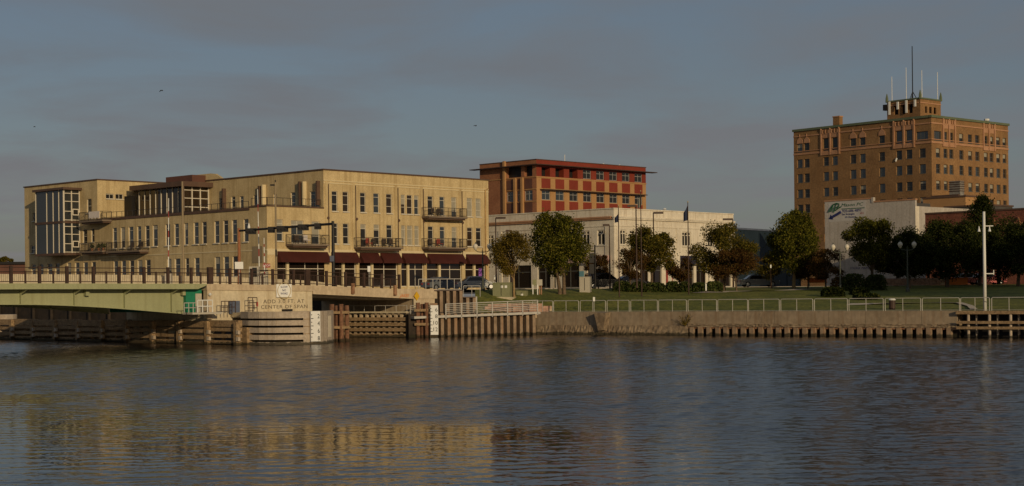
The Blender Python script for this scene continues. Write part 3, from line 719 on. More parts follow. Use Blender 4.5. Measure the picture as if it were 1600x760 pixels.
c = MB(); c.box(FW2, FW2.s(205, 296), FW2.s(222, 296), .02, 1.6, FW2.z(210, 297), FW2.z(210, 295)); part('canopy_blade', c, M['white_stone'], gp)
c = MB(); s = FGL.s(286.5, 320, .8); c.tube([FGL.p(s, .8, zg0), FGL.p(s, .8, zg1)], .13, 8); part('corner_post', c, M['brown_metal'], gp)
# glazed bay on the left wing
sx = FL.s(125, 340)
FBs = front(ALPHA, FL.p(sx, 0, 0).xy)        # side of the bay that faces the street
lo, hi = 0.5, 6.0                             # how far the bay stands out: where its corner shows at px 100
for _ in range(40):
    mid = (lo + hi) / 2; p = FL.p(sx, mid, 0); pxm = 800 + FOC * p.x / p.y
    lo, hi = (mid, hi) if pxm > 100.5 else (lo, mid)
pb = lo; FBf = left(ALPHA, FL.p(sx, pb, 0).xy); tb = FBf.s(55, 340)
zb0, zbm, zb1 = FBf.z(100, 395.5), FBf.z(100, 347), FBf.z(100, 296.5)
bay = MB(); bay.box(FL, sx + .1, sx + tb, .01, pb - .1, zb0, zb1); bo = part('glazed_bay', bay, M['bay_glass'], bld)
for k, px in enumerate((55.3, 72.3, 82.3, 91.2)):
    s = FBf.s(px, 340)
    for z0, z1 in ((zb0, zbm - .15), (zbm + .15, zb1)): c = MB(); c.box(FBf, s - .04, s + .04, -.1, -.02, z0, z1); part('glazing_fin', c, M['frame'], bo)
c = MB(); c.box(FL, sx - .05, sx + .05, pb - .15, pb + .05, zb0, zb1); part('corner_post', c, M['frame'], bo)
for z in (zb0 - .28, zbm - .15, zb1): c = MB(); c.box(FL, sx - (.05 if z < zb1 else .6), sx + tb + .1, .0, pb + (.05 if z < zb1 else .35), z, z + .3); part('floor_band', c, M['brown_metal'], bo)
for zq0, zq1 in ((zb0, zbm - .15), (zbm + .15, zb1)):
    for q in (.03, .5, .97): c = MB(); n_ = pb * q; c.box(FL, sx - .02, sx + .099, n_ - .06, n_ + .06, zq0, zq1); part('mullion', c, M['frame'], bo)
    for q in (.02, .30, .62, .88): c = MB(); z = zq0 + (zq1 - zq0) * q; c.box(FL, sx - .015, sx + .099, 0.02, pb - .16, z, z + .09); part('transom', c, M['frame'], bo)
    c = MB(); c.box(FL, sx - .04, sx - .021, .2, pb * .46, zq0 + .75, zq0 + 1.6); part('opening_light', c, M['frame'], bo)
    c = MB(); c.box(FL, sx - .05, sx - .041, .32, pb * .46 - .12, zq0 + .87, zq0 + 1.48); part('pane', c, M['glass'], bo)
# dado wall under the glass bay on the ground floor is plain brick; tan wall panel near the corner
c = MB(); c.box(FL, FL.s(411, 400), FL.s(395, 400), .0, .06, FL.z(402, 411), FL.z(402, 385)); part('tan_panel', c, M['tan_panel'], bld)

# balcony furniture, each a thing of its own
def chair(fr, s, n, z, m, label, group='furniture on the loft building balconies', rz=0):
    t = thing('balcony_chair', label, 'chair', fr.p(s, n, z), group)
    loc = Fr(fr.p(s, n, 0).xy, Matrix.Rotation(rz, 2) @ fr.d, Matrix.Rotation(rz, 2) @ fr.n)
    b = MB(); b.box(loc, -.28, .28, -.25, .3, .40 + z, .50 + z); part('seat', b, M[m], t)
    b = MB(); b.wedge(loc, -.28, .28, -.33, -.25, .45 + z, 1.05 + z, .45 + z, 1.05 + z); part('backrest', b, M[m], t)
    for a in (-.24, .24):
        for c_ in (-.24, .26): b = MB(); b.tube([loc.p(a, c_, z), loc.p(a, c_, z + .4)], .025, 4); part('leg', b, M[m], t)
def bush(fr, s, n, z, label):
    t = thing('potted_plant', label, 'plant', fr.p(s, n, z), 'plants on the loft building balconies')
    b = MB(); b.lathe(fr.p(s, n, z), [(.14, 0), (.2, .35), (.21, .36)], 8); part('pot', b, M['brown_brick'], t)
    b = MB(); c = fr.p(s, n, z + .65)
    for _ in range(90):
        d = Vector((random.gauss(0, 1), random.gauss(0, 1), random.gauss(0, 1))).normalized() * random.uniform(.1, .38)
        leafquad(b, c + d, random.uniform(.08, .14))
    part('foliage', b, M['leaf_shrub'], t)
def leafquad(b, p, r):
    n = Vector((random.gauss(0, 1), random.gauss(0, 1), random.gauss(0, 1) + .5)).normalized()
    a = n.orthogonal().normalized(); a = Matrix.Rotation(random.uniform(0, 6.28), 3, n) @ a; c = n.cross(a) * random.uniform(.55, .9)
    k = len(b.v)
    b.v += [p - a * r, p + c * r, p + a * r, p - c * r]; b.f.append([k, k + 1, k + 2, k + 3]); b.m.append(0)
M['leaf_shrub'] = leafmat('shrub_leaves', [(.03, .05, .012), (.06, .075, .02), (.09, .09, .03)])
f0 = bal
chair(f0[1][0], f0[1][1] + 1.9, .7, f0[1][3], 'chair_red', 'red chair on the middle street balcony')
chair(f0[1][0], f0[1][1] + 2.9, .7, f0[1][3], 'chair', 'dark wicker chair just right of the red balcony chair')
chair(f0[1][0], f0[1][1] + 4.6, .7, f0[1][3], 'chair', 'dark wicker chair at the middle of the same balcony, in front of the third door')
chair(f0[1][0], f0[1][1] + 5.7, .7, f0[1][3], 'chair', 'dark wicker chair near the right end of the red chair balcony')
chair(f0[2][0], f0[2][1] + 1.2, .7, f0[2][3], 'chair', 'dark chair at the left of the lower right balcony')
chair(f0[2][0], f0[2][1] + 2.6, .7, f0[2][3], 'chair_red', 'reddish chair on the lower right balcony')
chair(f0[3][0], f0[3][1] + 1.6, .7, f0[3][3], 'chair', 'dark chair at the left of the upper right balcony')
chair(f0[3][0], f0[3][1] + 2.7, .7, f0[3][3], 'chair', 'second dark chair on the upper right balcony')
chair(f0[0][0], f0[0][1] + 1.3, .7, f0[0][3], 'chair', 'dark chair on the corner balcony above the widest awning')
chair(f0[0][0], f0[0][1] + 2.6, .7, f0[0][3], 'cloth_white', 'pale chair on the corner balcony above the widest awning')
chair(f0[4][0], f0[4][1] + 1.0, .7, f0[4][3], 'chair', 'dark chair at the near end of the single river side balcony')
chair(f0[4][0], f0[4][1] + 3.0, .7, f0[4][3], 'chair', 'dark chair at the middle of the single river side balcony')
b = MB()
fr, s0, s1, z = f0[5]
for k in range(9):
    s = s0 + .6 + k * .28; b.wedge(fr, s, s + .2, 1.44, 1.5, z + .15 + .1 * (k % 3), z + 1.1, z + .2, z + 1.08)
solo('white_cloth', b, M['cloth_white'], 'white cloths hung over the upper corner balcony railing next to the glazed bay', 'cloth')
bush(f0[6][0], f0[6][1] + .8, .8, f0[6][3], 'leafy potted plant at the near end of the balcony under the white cloths')
bush(f0[6][0], f0[6][1] + 1.8, .8, f0[6][3], 'leafy potted plant at the middle of the balcony under the white cloths')
bush(f0[6][0], f0[6][1] + 3.4, .8, f0[6][3], 'reddish leafy potted plant against the glazed bay, under the white cloths')

# ---------------------------------------------------------------- red and peach office block behind
AR = R(45); ZR = Z_ST
ro = Vector(xy(838, 268, 250)); FR = front(AR, ro); FRL = left(AR, ro)
red = thing('red_office_building', 'red panelled office block with peach pilasters and flat eaves behind the white building', 'building', FR.p(0, 0, ZR))
zr1 = FR.z(838, 249.5); SR = FR.s(1009, 270); TR = FRL.s(749.5, 270)
zc = FR.z(838, 256.3); zb = FR.z(838, 276); zc2 = FR.z(850, 295.8); zwu1, zwu0 = FR.z(852, 261.3), FR.z(852, 275.6); zwl1, zwl0 = FR.z(853, 297.6), FR.z(853, 312.6)
rx = [(846.3, 859.5), (868, 881), (889.5, 902.5), (911, 923.6), (931.7, 944), (952, 964.2), (972, 983.8), (991.5, 1003.2)]
cols = [(FR.s(a, 285), FR.s(b, 285)) for a, b in rx]
wl_ = MB(); facade(wl_, FR, 0, SR, zb, zr1, [(a, b, zwu0, zwu1) for a, b in cols], depth=1.2); part('upper_wall', wl_, M['red_panel'], red)
wl_ = MB(); facade(wl_, FR, 0, SR, ZR, zb - .02, [(a, b, zwl0, zwl1) for a, b in cols]); part('lower_wall', wl_, M['peach'], red)
for i, (a, b_) in enumerate(cols):
    for z0, z1 in ((zwl1 + .35, zb - .25), (zwl0 - 2.2, zwl0 - .12)):
        c = MB(); c.box(FR, a - .05, b_ + .05, .0, .05, z0, z1); part('spandrel_panel', c, M['red_panel'], red)
    window(red, FR, (a + b_) / 2, zwl0, b_ - a, zwl1 - zwl0, hb=(.66,), vb=(.5,), fm='grey_frame', gm='glass' if i > 1 else 'glass_blue', t=.09, sill=False, n=-.12)
    if i > 2: window(red, FR, (a + b_) / 2, zwu0, b_ - a, zwu1 - zwu0, hb=(.66,), vb=(.5,), fm='grey_frame', gm='glass', t=.09, sill=False, n=-.12)
c = MB(); c.box(FR, -.1, SR + .1, .0, .08, zb - .14, zb + .06); part('string_course', c, M['peach'], red)
c = MB(); c.box(FR, -.02, SR + 1.8, 0, 1.3, zc - .22, zc - .08); c.box(FRL, -1.3, TR + 1.3, 0, 1.3, zc - .222, zc - .082); part('eaves_canopy', c, M['rail_brown'], red)
c = MB(); c.box(FR, cols[0][0] - .5, SR - .6, 0.051, .9, zc2 - .16, zc2 - .02); part('sun_shade', c, M['rail_brown'], red)
# left flank: brown brick, then panels between piers
tq = FRL.s(790, 290); wl_ = MB()
lcols = [(FRL.s(832, 290), FRL.s(819.5, 290)), (FRL.s(814.5, 290), FRL.s(808, 290)), (FRL.s(803, 290), FRL.s(791.5, 290))]
facade(wl_, FRL, 0, TR, ZR, zr1, [(a, b, zwl0 - .1, zwl1) for a, b in lcols] + [(lcols[0][0], lcols[0][1], zwu0, zwu1 + .3), (lcols[1][0], lcols[2][1], zwu0, zwu1 + .3)], depth=1.2); part('flank_wall', wl_, M['brown_brick'], red)
for i, (a, b_) in enumerate(lcols):
    for z0, z1 in ((zwl1 + .3, zb - .3), (zwl0 - 3.2, zwl0 - .3)):
        c = MB(); c.box(FRL, a, b_, .0, .05, z0, z1); part('spandrel_panel', c, M['dark_brown'], red)
    window(red, FRL, (a + b_) / 2, zwl0 - .1, b_ - a, zwl1 - zwl0 + .1, hb=(.66,), vb=(.5,), gm='glass_blue', fm='grey_frame', t=.12, sill=False, n=-.15)
for px in (789.5, 806, 817.2):
    s = FRL.s(px, 290); c = MB(); c.box(FRL, s - .25, s + .25, 0, .4, FRL.z(px, 335), zb if px > 800 else zr1 + .2); part('pier', c, M['peach'], red)
for z in (zb - .1, zwl1 + .1, zwl0 - .35):
    c = MB(); c.box(FRL, 0, TR if z > zwl1 + .2 else tq, .051, .12, z, z + .15); part('string_course', c, M['peach'], red)
c = MB(); c.box(FR, .6, SR, -TR, -1.25, ZR, zr1 - .3); part('core', c, M['black'], red)
c = MB(); c.box(FR, -.1, SR + .1, -.4, .1, zr1, zr1 + .12); c.box(FRL, .1, TR, -.4, .1, zr1, zr1 + .12); part('coping', c, M['brown_metal'], red)
c = MB(); c.add([FR.p(SR, 0, ZR), FR.p(SR, -TR, ZR), FR.p(SR, -TR, zr1), FR.p(SR, 0, zr1)], [(0, 1, 2, 3)]); c.add([FR.p(0, -.1, zr1 - .25), FR.p(SR, -.1, zr1 - .25), FR.p(SR, -TR, zr1 - .25), FR.p(0, -TR, zr1 - .25)], [(0, 1, 2, 3)]); part('back_wall_and_roof', c, M['brown_brick'], red)
c = MB(); p = FR.p(FR.s(902, 250), -3, zr1); c.tube([p, p + Vector((0, 0, 1.6))], .06, 5); c.box(FR, FR.s(903, 250), FR.s(908, 250), -4, -3, zr1, zr1 + .4); part('roof_vent', c, M['white_pole'], red)
for px in (959, 984):
    c = MB(); p = FR.p(FR.s(px, 255), -2.5, zr1 - .2); c.lathe(p, [(.18, 0), (.18, .5), (.35, .55), (.05, .75)], 8); part('roof_vent', c, M['white_pole'], red)

# ---------------------------------------------------------------- white two-storey corner building
wo = Vector(xy(959, 222, 340)); FWh = front(ALPHA, wo); FWl = left(ALPHA, wo)
wht = thing('white_corner_building', 'white two-storey stone corner building with cornice and street shops behind the park trees', 'building', FWh.p(0, 0, Z_ST))
zw1 = FWh.z(959, 326.5); SWr = FWh.s(1146, 340); TWl = 44
wz1, wz0 = FWl.z(940, 359.5), FWl.z(940, 383.5)
lw = [(904.5, 921), (933, 950), (857, 874), (832, 846), (807, 823), (780, 796), (755, 771)]
rw = [(965.5, 978.5), (984, 998), (1003, 1016), (1066, 1080), (1101, 1115)]
hl = [(FWl.s(a, 370), FWl.s(b, 370), wz0, wz1) for a, b in lw]; hr = [(FWh.s(a, 370), FWh.s(b, 370), wz0, wz1) for a, b in rw]
gz = FWh.z(959, 411); shl = [(FWl.s(a, 425), FWl.s(b, 425), Z_ST + .3, gz) for a, b in ((953, 917), (905, 880), (868, 840), (830, 795))]
shr = [(FWh.s(a, 425), FWh.s(b, 425), Z_ST + .3, gz) for a, b in ((972, 990), (1000, 1034), (1063, 1084), (1088, 1108), (1116, 1142))]
wm = MB(); facade(wm, FWl, 0, TWl, Z_ST, zw1, hl + shl); facade(wm, FWh, 0, SWr, Z_ST, zw1, hr + shr)
wm.add([FWh.p(SWr, 0, Z_ST), FWh.p(SWr, -TWl, Z_ST), FWh.p(SWr, -TWl, zw1), FWh.p(SWr, 0, zw1)], [(0, 1, 2, 3)])
wm.add([FWh.p(0, 0, zw1 - .6), FWh.p(SWr, 0, zw1 - .6), FWh.p(SWr, -TWl, zw1 - .6), FWh.p(0, -TWl, zw1 - .6)], [(0, 1, 2, 3)])
part('wall', wm, M['white_stone'], wht)
c = MB(); c.box(FWh, .5, SWr - .5, -TWl, -.5, Z_ST, zw1 - .8); part('interior', c, M['black'], wht)
for fr, hh in ((FWl, hl), (FWh, hr)):
    for a, b_, z0, z1 in hh: 
        a, b_ = min(a, b_), max(a, b_); o = window(wht, fr, (a + b_) / 2, z0, b_ - a, z1 - z0, hb=(.76,), vb=(.33, .66), gm='glass', t=.16, n=-.12)
        c = MB(); c.box(fr, a + .1, b_ - .1, -.118, -.09, z0 + (z1 - z0) * (.78 if fr is FWh or a < 5 else .45), z1 - .1); part('roller_blind', c, M['white_stone'], o)
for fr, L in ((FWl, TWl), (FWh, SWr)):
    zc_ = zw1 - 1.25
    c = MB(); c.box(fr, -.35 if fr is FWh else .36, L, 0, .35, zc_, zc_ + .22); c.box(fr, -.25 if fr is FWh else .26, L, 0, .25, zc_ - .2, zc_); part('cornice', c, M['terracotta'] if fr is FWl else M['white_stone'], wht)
    c = MB(); c.box(fr, -.08 if fr is FWh else .09, L, 0, .08, zc_ - 1.2, zc_ - 1.05); part('string_course', c, M['white_stone'], wht)
    c = MB(); c.box(fr, -.1 if fr is FWh else .101, L, -.4, .1, zw1, zw1 + .15); part('coping', c, M['white_stone'], wht)
    for k in range(5):
        s = L * (.02 + .24 * k); c = MB(); c.box(fr, s, s + .7, 0, .1, Z_ST, zc_ - 1.21); part('pilaster', c, M['white_stone'], wht)
for fr, hh in ((FWl, shl), (FWh, shr)):
    for a, b_, z0, z1 in hh:
        a, b_ = min(a, b_), max(a, b_); window(wht, fr, (a + b_) / 2, z0, b_ - a, z1 - z0, hb=(.7,), vb=(.4,), gm='shop_glass', t=.12, n=-.2, sill=False, fm='sash', name='shop_front')
c = MB(); c.box(FWl, FWl.s(953, 405), FWl.s(915, 405), .101, .5, gz + .0, FWl.z(935, 400)); part('fascia_sign', c, M['shop_pink'], wht)
def shop_awning(fr, a, b_, ya, yb, m):
    s0, s1 = sorted((fr.s(a, ya), fr.s(b_, ya))); z1, z0 = fr.z((a + b_) / 2, ya), fr.z((a + b_) / 2, yb); c = MB()
    c.add([fr.p(s0, .11, z1), fr.p(s1, .11, z1), fr.p(s1, 1.1, z0), fr.p(s0, 1.1, z0), fr.p(s0, .11, z0), fr.p(s1, .11, z0)], [(0, 1, 2, 3), (0, 3, 4), (1, 5, 2)]); part('awning', c, M[m], wht)
shop_awning(FWh, 1062, 1086, 400, 413, 'navy'); shop_awning(FWh, 1114, 1145, 418, 425.5, 'stripe_red'); shop_awning(FWl, 905, 880, 402, 411, 'shop_pink')
c = MB(); c.box(FWh, FWh.s(1040, 420), FWh.s(1049.5, 420), .101, .2, Z_ST, FWh.z(1045, 405)); rs = part('red_door_surround', c, M['gate_red'], wht)
for y0, y1 in ((441, 426), (418, 408)): c = MB(); c.box(FWh, FWh.s(1042, 420), FWh.s(1048, 420), .201, .23, FWh.z(1045, y0), FWh.z(1045, y1)); part('white_panel', c, M['frame'], rs)
c = MB(); a, b_ = FWl.s(945, 430), FWl.s(930, 430); c.box(FWl, a, b_, -.1, -.05, FWl.z(938, 433), FWl.z(938, 414)); part('shop_poster', c, M['cloth_white'], wht)
c = MB(); c.box(FWl, FWl.s(914, 430), FWl.s(907, 430), .2, .26, FWl.z(910, 433), FWl.z(910, 424)); part('blue_poster', c, mat('light_blue_print', (.16, .34, .38), rough=.7), wht)
c = MB(); c.box(FWh, .5, 2.5, -4, -2, zw1 - .6, zw1 + .2); part('roof_hatch', c, M['white_stone'], wht)
c = MB(); p = FWh.p(FWh.s(1051, 325), -1.5, zw1 - .6); c.lathe(p, [(.15, 0), (.15, .9), (.35, 1.0), (.1, 1.2)], 8); part('roof_vent', c, M['white_pole'], wht)
# teal clad building further along
tc = MB(); FT2 = front(R(35), xy(1140, 258)); zt2 = FT2.z(1165, 359.5); tl = thing('teal_clad_building', 'windowless dark teal clad block between the white building and the tall tree', 'building', FT2.p(0, 0, Z_ST))
L2 = FT2.s(1250, 380); tc.box(FT2, 0, L2, -20, 0, Z_ST, zt2); part('wall', tc, M['teal_wall'], tl)
tc = MB(); tc.box(FT2, -.2, L2 + .1, -20, .15, zt2, zt2 + .3); part('coping', tc, M['bluegrey'], tl)
for k in range(6): tc = MB(); s = L2 * k / 5; tc.box(FT2, s - .06, s + .06, 0, .08, Z_ST, zt2); part('cladding_rib', tc, M['teal_wall'], tl)
tc = MB(); tc.box(FT2, L2 - .6, L2 + .12, -.2, .16, zt2 - 6, zt2 - .1); part('end_trim', tc, M['shed'], tl)

# ---------------------------------------------------------------- ochre brick tower
AT = R(49); to = Vector(xy(1455, 330, 183)); FTr = front(AT, to); FTl = left(AT, to)
tow = thing('brick_tower_block', 'tall ochre brick tower block with green coping and roof masts', 'building', FTr.p(0, 0, Z_ST))
zT = FTr.z(1455, 183.5); STr = FTr.s(1575, 200); TTl = FTl.s(1240, 210)
rowsl = [(FTl.z(1378, b), FTl.z(1378, a)) for a, b in ((212, 226), (238, 251.6), (262, 276), (287.5, 301))]
fh = (rowsl[1][0] - rowsl[3][0]) / 2
for k in range(1, 5): rowsl.append((rowsl[3][0] - fh * k, rowsl[3][1] - fh * k))
rowsr = rowsl
cl = [(1246, 1253.5), (1257, 1264.3), (1287, 1294.5), (1301, 1308.5), (1329, 1337.3), (1344, 1352), (1374, 1382.3), (1400.7, 1409), (1416.3, 1425), (1437, 1446)]
cr = [(1463, 1468.6), (1475, 1480), (1484, 1489.3), (1499.6, 1505), (1513.4, 1518.6), (1524.6, 1530), (1538, 1543), (1547, 1551.8), (1557.4, 1562.4), (1567.4, 1571.8)]
hl, hr, wn_ = [], [], []
for fr, cc, hh in ((FTl, cl, hl), (FTr, cr, hr)):
    for i, (a, b_) in enumerate(cc):
        s0, s1 = sorted((fr.s(a - .5, 250), fr.s(b_ + .5, 250)))
        for k, (z0, z1) in enumerate(rowsl):
            if k == 0 and fr is FTl and i == 9: s0_, s1_, za, zb_ = *sorted((fr.s(1431.5, 212), fr.s(1450, 212))), fr.z(1441, 219.5), fr.z(1441, 205.5)
            elif k == 0 and fr is FTr and i == 0: s0_, s1_, za, zb_ = *sorted((fr.s(1459.8, 212), fr.s(1471, 212))), fr.z(1465, 219.5), fr.z(1465, 205)
            else: s0_, s1_, za, zb_ = s0, s1, z0, z1
            if k == 0 and fr is FTl and i in (2, 3, 7, 8): za -= .5; zb_ += .6
            hh.append((s0_, s1_, za, zb_)); wn_.append((fr, (s0_ + s1_) / 2, za, s1_ - s0_, zb_ - za, k, i))
tw = MB(); facade(tw, FTl, 0, TTl, Z_ST, zT, hl, depth=.35); facade(tw, FTr, 0, STr, Z_ST, zT, hr, depth=.35)
tw.add([FTr.p(STr, 0, Z_ST), FTr.p(STr, -TTl, Z_ST), FTr.p(STr, -TTl, zT), FTr.p(STr, 0, zT)], [(0, 1, 2, 3)]); tw.add([FTr.p(0, -TTl, Z_ST), FTr.p(STr, -TTl, Z_ST), FTr.p(STr, -TTl, zT), FTr.p(0, -TTl, zT)], [(0, 1, 2, 3)])
tw.add([FTr.p(0, 0, zT - .7), FTr.p(STr, 0, zT - .7), FTr.p(STr, -TTl, zT - .7), FTr.p(0, -TTl, zT - .7)], [(0, 1, 2, 3)])
part('wall', tw, M['tower_brick'], tow)
c = MB(); c.box(FTr, .6, STr - .6, -TTl + .6, -.6, Z_ST, zT - 1); part('interior', c, M['black'], tow)
for fr, sc, z0, w, h, k, i in wn_:
    if k > 5: continue
    big = k == 0 and ((fr is FTl and i == 9) or (fr is FTr and i == 0))
    o = window(tow, fr, sc, z0, w, h, n=-.22, hb=() if big else (.5,), vb=(.33, .66) if big else (), gm='glass_blue' if big or random.random() < (.45 if fr is FTl else .15) else random.choice(['glass', 'glass_warm', 'glass', 'glass']), fm='sash', t=.08)
    if not big and random.random() < (.4 if fr is FTr else .15): half_blind(o, w, h, random.choice([.3, .5, .5]))
for fr, L in ((FTl, TTl), (FTr, STr)):
    e = 0 if fr is FTr else .2
    for z, t_, m in ((zT - 1.3, .28, 'terracotta'), (rowsl[1][1] + 1.0, .42, 'terracotta'), (rowsl[1][1] + 1.75, .16, 'terracotta')):
        c = MB(); c.box(fr, e - (.15 if fr is FTr else 0), L, 0, .15, z, z + t_); part('string_course', c, M[m], tow)
    c = MB(); c.box(fr, -.3 if fr is FTr else .31, L + .2, -.5, .3, zT, zT + .5); part('coping', c, M['copper'], tow)
def bay_surround(fr, a, b_):   # ornamental terracotta bay round a pair of tall windows
    s0, s1 = sorted((fr.s(a, 212), fr.s(b_, 212))); z0, z1 = rowsl[0][0] - 1.2, zT - .3
    for q in (0, .5, 1):
        s = s0 + (s1 - s0) * q; c = MB(); c.box(fr, s - .2, s + .2, .0, .26, z0, z1); o = part('bay_pilaster', c, M['terracotta'], tow)
        c = MB(); c.tube([fr.p(s, .16, z1), fr.p(s, .16, z1 + .8)], [.25, .05], 6); part('finial', c, M['terracotta'], o)
    for k in range(6):
        s = s0 + (s1 - s0) * (k + .5) / 6; c = MB(); c.box(fr, s - .14, s + .14, .0, .26, z1 - .8, z1 + .05); part('bay_crenel', c, M['terracotta'], tow)
    for lo_, hi_ in ((s0 + .3, (s0 + s1) / 2 - .3), ((s0 + s1) / 2 + .3, s1 - .3)):
        c = MB(); c.box(fr, lo_, hi_, .0, .1, rowsl[0][1] + .7, z1 - .85); part('bay_panel', c, M['terracotta'], tow)
        c = MB(); c.box(fr, lo_, hi_, .0, .2, z0, rowsl[0][0] - .55); part('bay_apron', c, M['terracotta'], tow)
bay_surround(FTl, 1283.5, 1311.5); bay_surround(FTl, 1397, 1428.5); bay_surround(FTr, 1473, 1491.5); bay_surround(FTr, 1536, 1553.5)
for a, b_ in ((1246, 1253.5), (1257, 1264.3), (1329, 1337.3), (1344, 1352), (1374, 1382.3)):  # pointed hoods over the top windows
    s0, s1 = sorted((FTl.s(a, 210), FTl.s(b_, 210))); zz = rowsl[0][1]; c = MB(); m_ = (s0 + s1) / 2
    c.add([FTl.p(s0 - .2, .12, zz), FTl.p(s1 + .2, .12, zz), FTl.p(s1 + .1, .12, zz + .8), FTl.p(m_, .12, zz + 1.5), FTl.p(s0 - .1, .12, zz + .8),
           FTl.p(s0 - .2, 0, zz), FTl.p(s1 + .2, 0, zz), FTl.p(s1 + .1, 0, zz + .8), FTl.p(m_, 0, zz + 1.5), FTl.p(s0 - .1, 0, zz + .8)],
          [(0, 1, 2, 3, 4), (0, 5, 6, 1), (1, 6, 7, 2), (2, 7, 8, 3), (3, 8, 9, 4), (4, 9, 5, 0)]); part('window_hood', c, M['terracotta'], tow)
    c = MB(); c.tube([FTl.p(m_, .1, zz + 1.5), FTl.p(m_, .1, zz + 2.1)], [.16, .06], 6); part('finial', c, M['terracotta'], tow)
# roof house with belfry openings
po = Vector(xy(1438, 337, 170)); FP = front(AT, po); FPl = left(AT, po); SP_ = FP.s(1470, 170); TP = FPl.s(1386, 170); zp1 = FP.z(1438, 154.5)
hp = [(FP.s(a, 170), FP.s(b_, 170), FP.z(1450, 177), FP.z(1450, 167)) for a, b_ in ((1445.5, 1449), (1452, 1456), (1459, 1463))]
hq = [(FPl.s(a, 170), FPl.s(b_, 170), FPl.z(1415, 178), FPl.z(1415, 163.5)) for a, b_ in ((1426, 1419.5), (1415, 1408), (1403.5, 1396.5))]
c = MB(); facade(c, FP, 0, SP_, zT - .7, zp1, hp); facade(c, FPl, 0, TP, zT - .7, zp1, hq, depth=.8)
c.add([FP.p(SP_, 0, zT - .7), FP.p(SP_, -TP, zT - .7), FP.p(SP_, -TP, zp1), FP.p(SP_, 0, zp1)], [(0, 1, 2, 3)]); c.add([FP.p(0, 0, zp1 - .3), FP.p(SP_, 0, zp1 - .3), FP.p(SP_, -TP, zp1 - .3), FP.p(0, -TP, zp1 - .3)], [(0, 1, 2, 3)])
ph = part('roof_house', c, M['tower_brick'], tow)
c = MB(); c.box(FP, .9, SP_ - .9, -TP + .9, -.9, zT - .7, zp1 - .4); part('dark_interior', c, M['black'], ph)
for fr, L in ((FPl, TP), (FP, SP_)):
    e = -.2 if fr is FP else .21
    c = MB(); c.box(fr, e, L + .15, -.4, .2, zp1, zp1 + .3); part('coping', c, M['copper'], ph); c = MB(); c.box(fr, e + .1, L, 0, .1, zp1 - .9, zp1 - .65); part('string_course', c, M['terracotta'], ph)
for s_, n_ in ((0, 0), (SP_, 0), (0, -TP)):
    c = MB(); c.tube([FP.p(s_, n_, zp1), FP.p(s_, n_, zp1 + .9), FP.p(s_, n_, zp1 + 1.9)], [.35, .3, .08], 6); part('finial', c, M['copper'], ph)
for px, y0, y1 in ((1389.7, 180, 159.5), (1403, 171.5, 159.8), (1416.4, 177, 157.3), (1430, 167, 156.3)):
    s_ = FPl.s(px, 165, .3); c = MB(); c.box(FPl, s_ - .22, s_ + .22, .25, .5, FPl.z(px, y0), FPl.z(px, y1)); part('panel_aerial', c, M['white_pole'], ph)
c = MB(); s_ = FPl.s(1384.5, 168); c.box(FPl, s_ - .4, s_ + .5, -.6, .5, FPl.z(1385, 173), FPl.z(1385, 164)); part('equipment_box', c, M['black'], ph)
for px, y1, m, r in ((1391.6, 120, 'white_pole', .075), (1414, 106, 'white_pole', .075), (1443.6, 110, 'white_pole', .075), (1468, 113, 'white_pole', .075), (1426, 72.5, 'black', .12)):
    t_ = FP.s(px, 140) if px > 1438 else None
    base = FP.p(t_, -.5, zp1) if t_ is not None else FPl.p(FPl.s(px, 150), -.5, zp1)
    if px == 1426: base = FPl.p(FPl.s(px, 150, -3), -3, zp1)
    X, Z = ray(px, y1); top = CAMZ + Z * base.y
    c = MB(); c.tube([base, Vector((base.x, base.y, top))], [r, r * .8], 6)
    if px == 1426:
        for k in range(3): w = k * 2.1; c.tube([base + Vector((1.2 * math.cos(w), 1.2 * math.sin(w), 0)), base + Vector((0, 0, 2.2))], .08, 4)
    part('mast' if px == 1426 else 'aerial', c, M[m], ph)
c = MB(); b0 = FTl.p(FTl.s(1306.5, 190, -3), -3, zT - .7); fc = left(AT, b0.xy); w_ = 1.0; c.box(fc, -.9, .9, -1.2, 0, zT - .7, FTl.z(1306, 180.5)); o = part('chimney_stack', c, M['tower_brick'], tow)
c = MB(); c.box(fc, -1.0, 1.0, -1.3, .1, FTl.z(1306, 180.5), FTl.z(1306, 180.5) + .25); part('cap', c, M['terracotta'], o)
c = MB(); p = FTr.p(FTr.s(1548, 192), -1, zT); c.lathe(p, [(.35, 0), (.35, .7), (.6, .8), (.6, 1.2), (.1, 1.3)], 8); part('roof_vent', c, M['white_pole'], tow)
c = MB(); p = FTl.p(FTl.s(1400, 252), .15, FTl.z(1400, 252.5)); c.tube([p, p + Vector((.2, -.2, .7))], .18, 6); part('wall_lamp', c, M['white_pole'], tow)

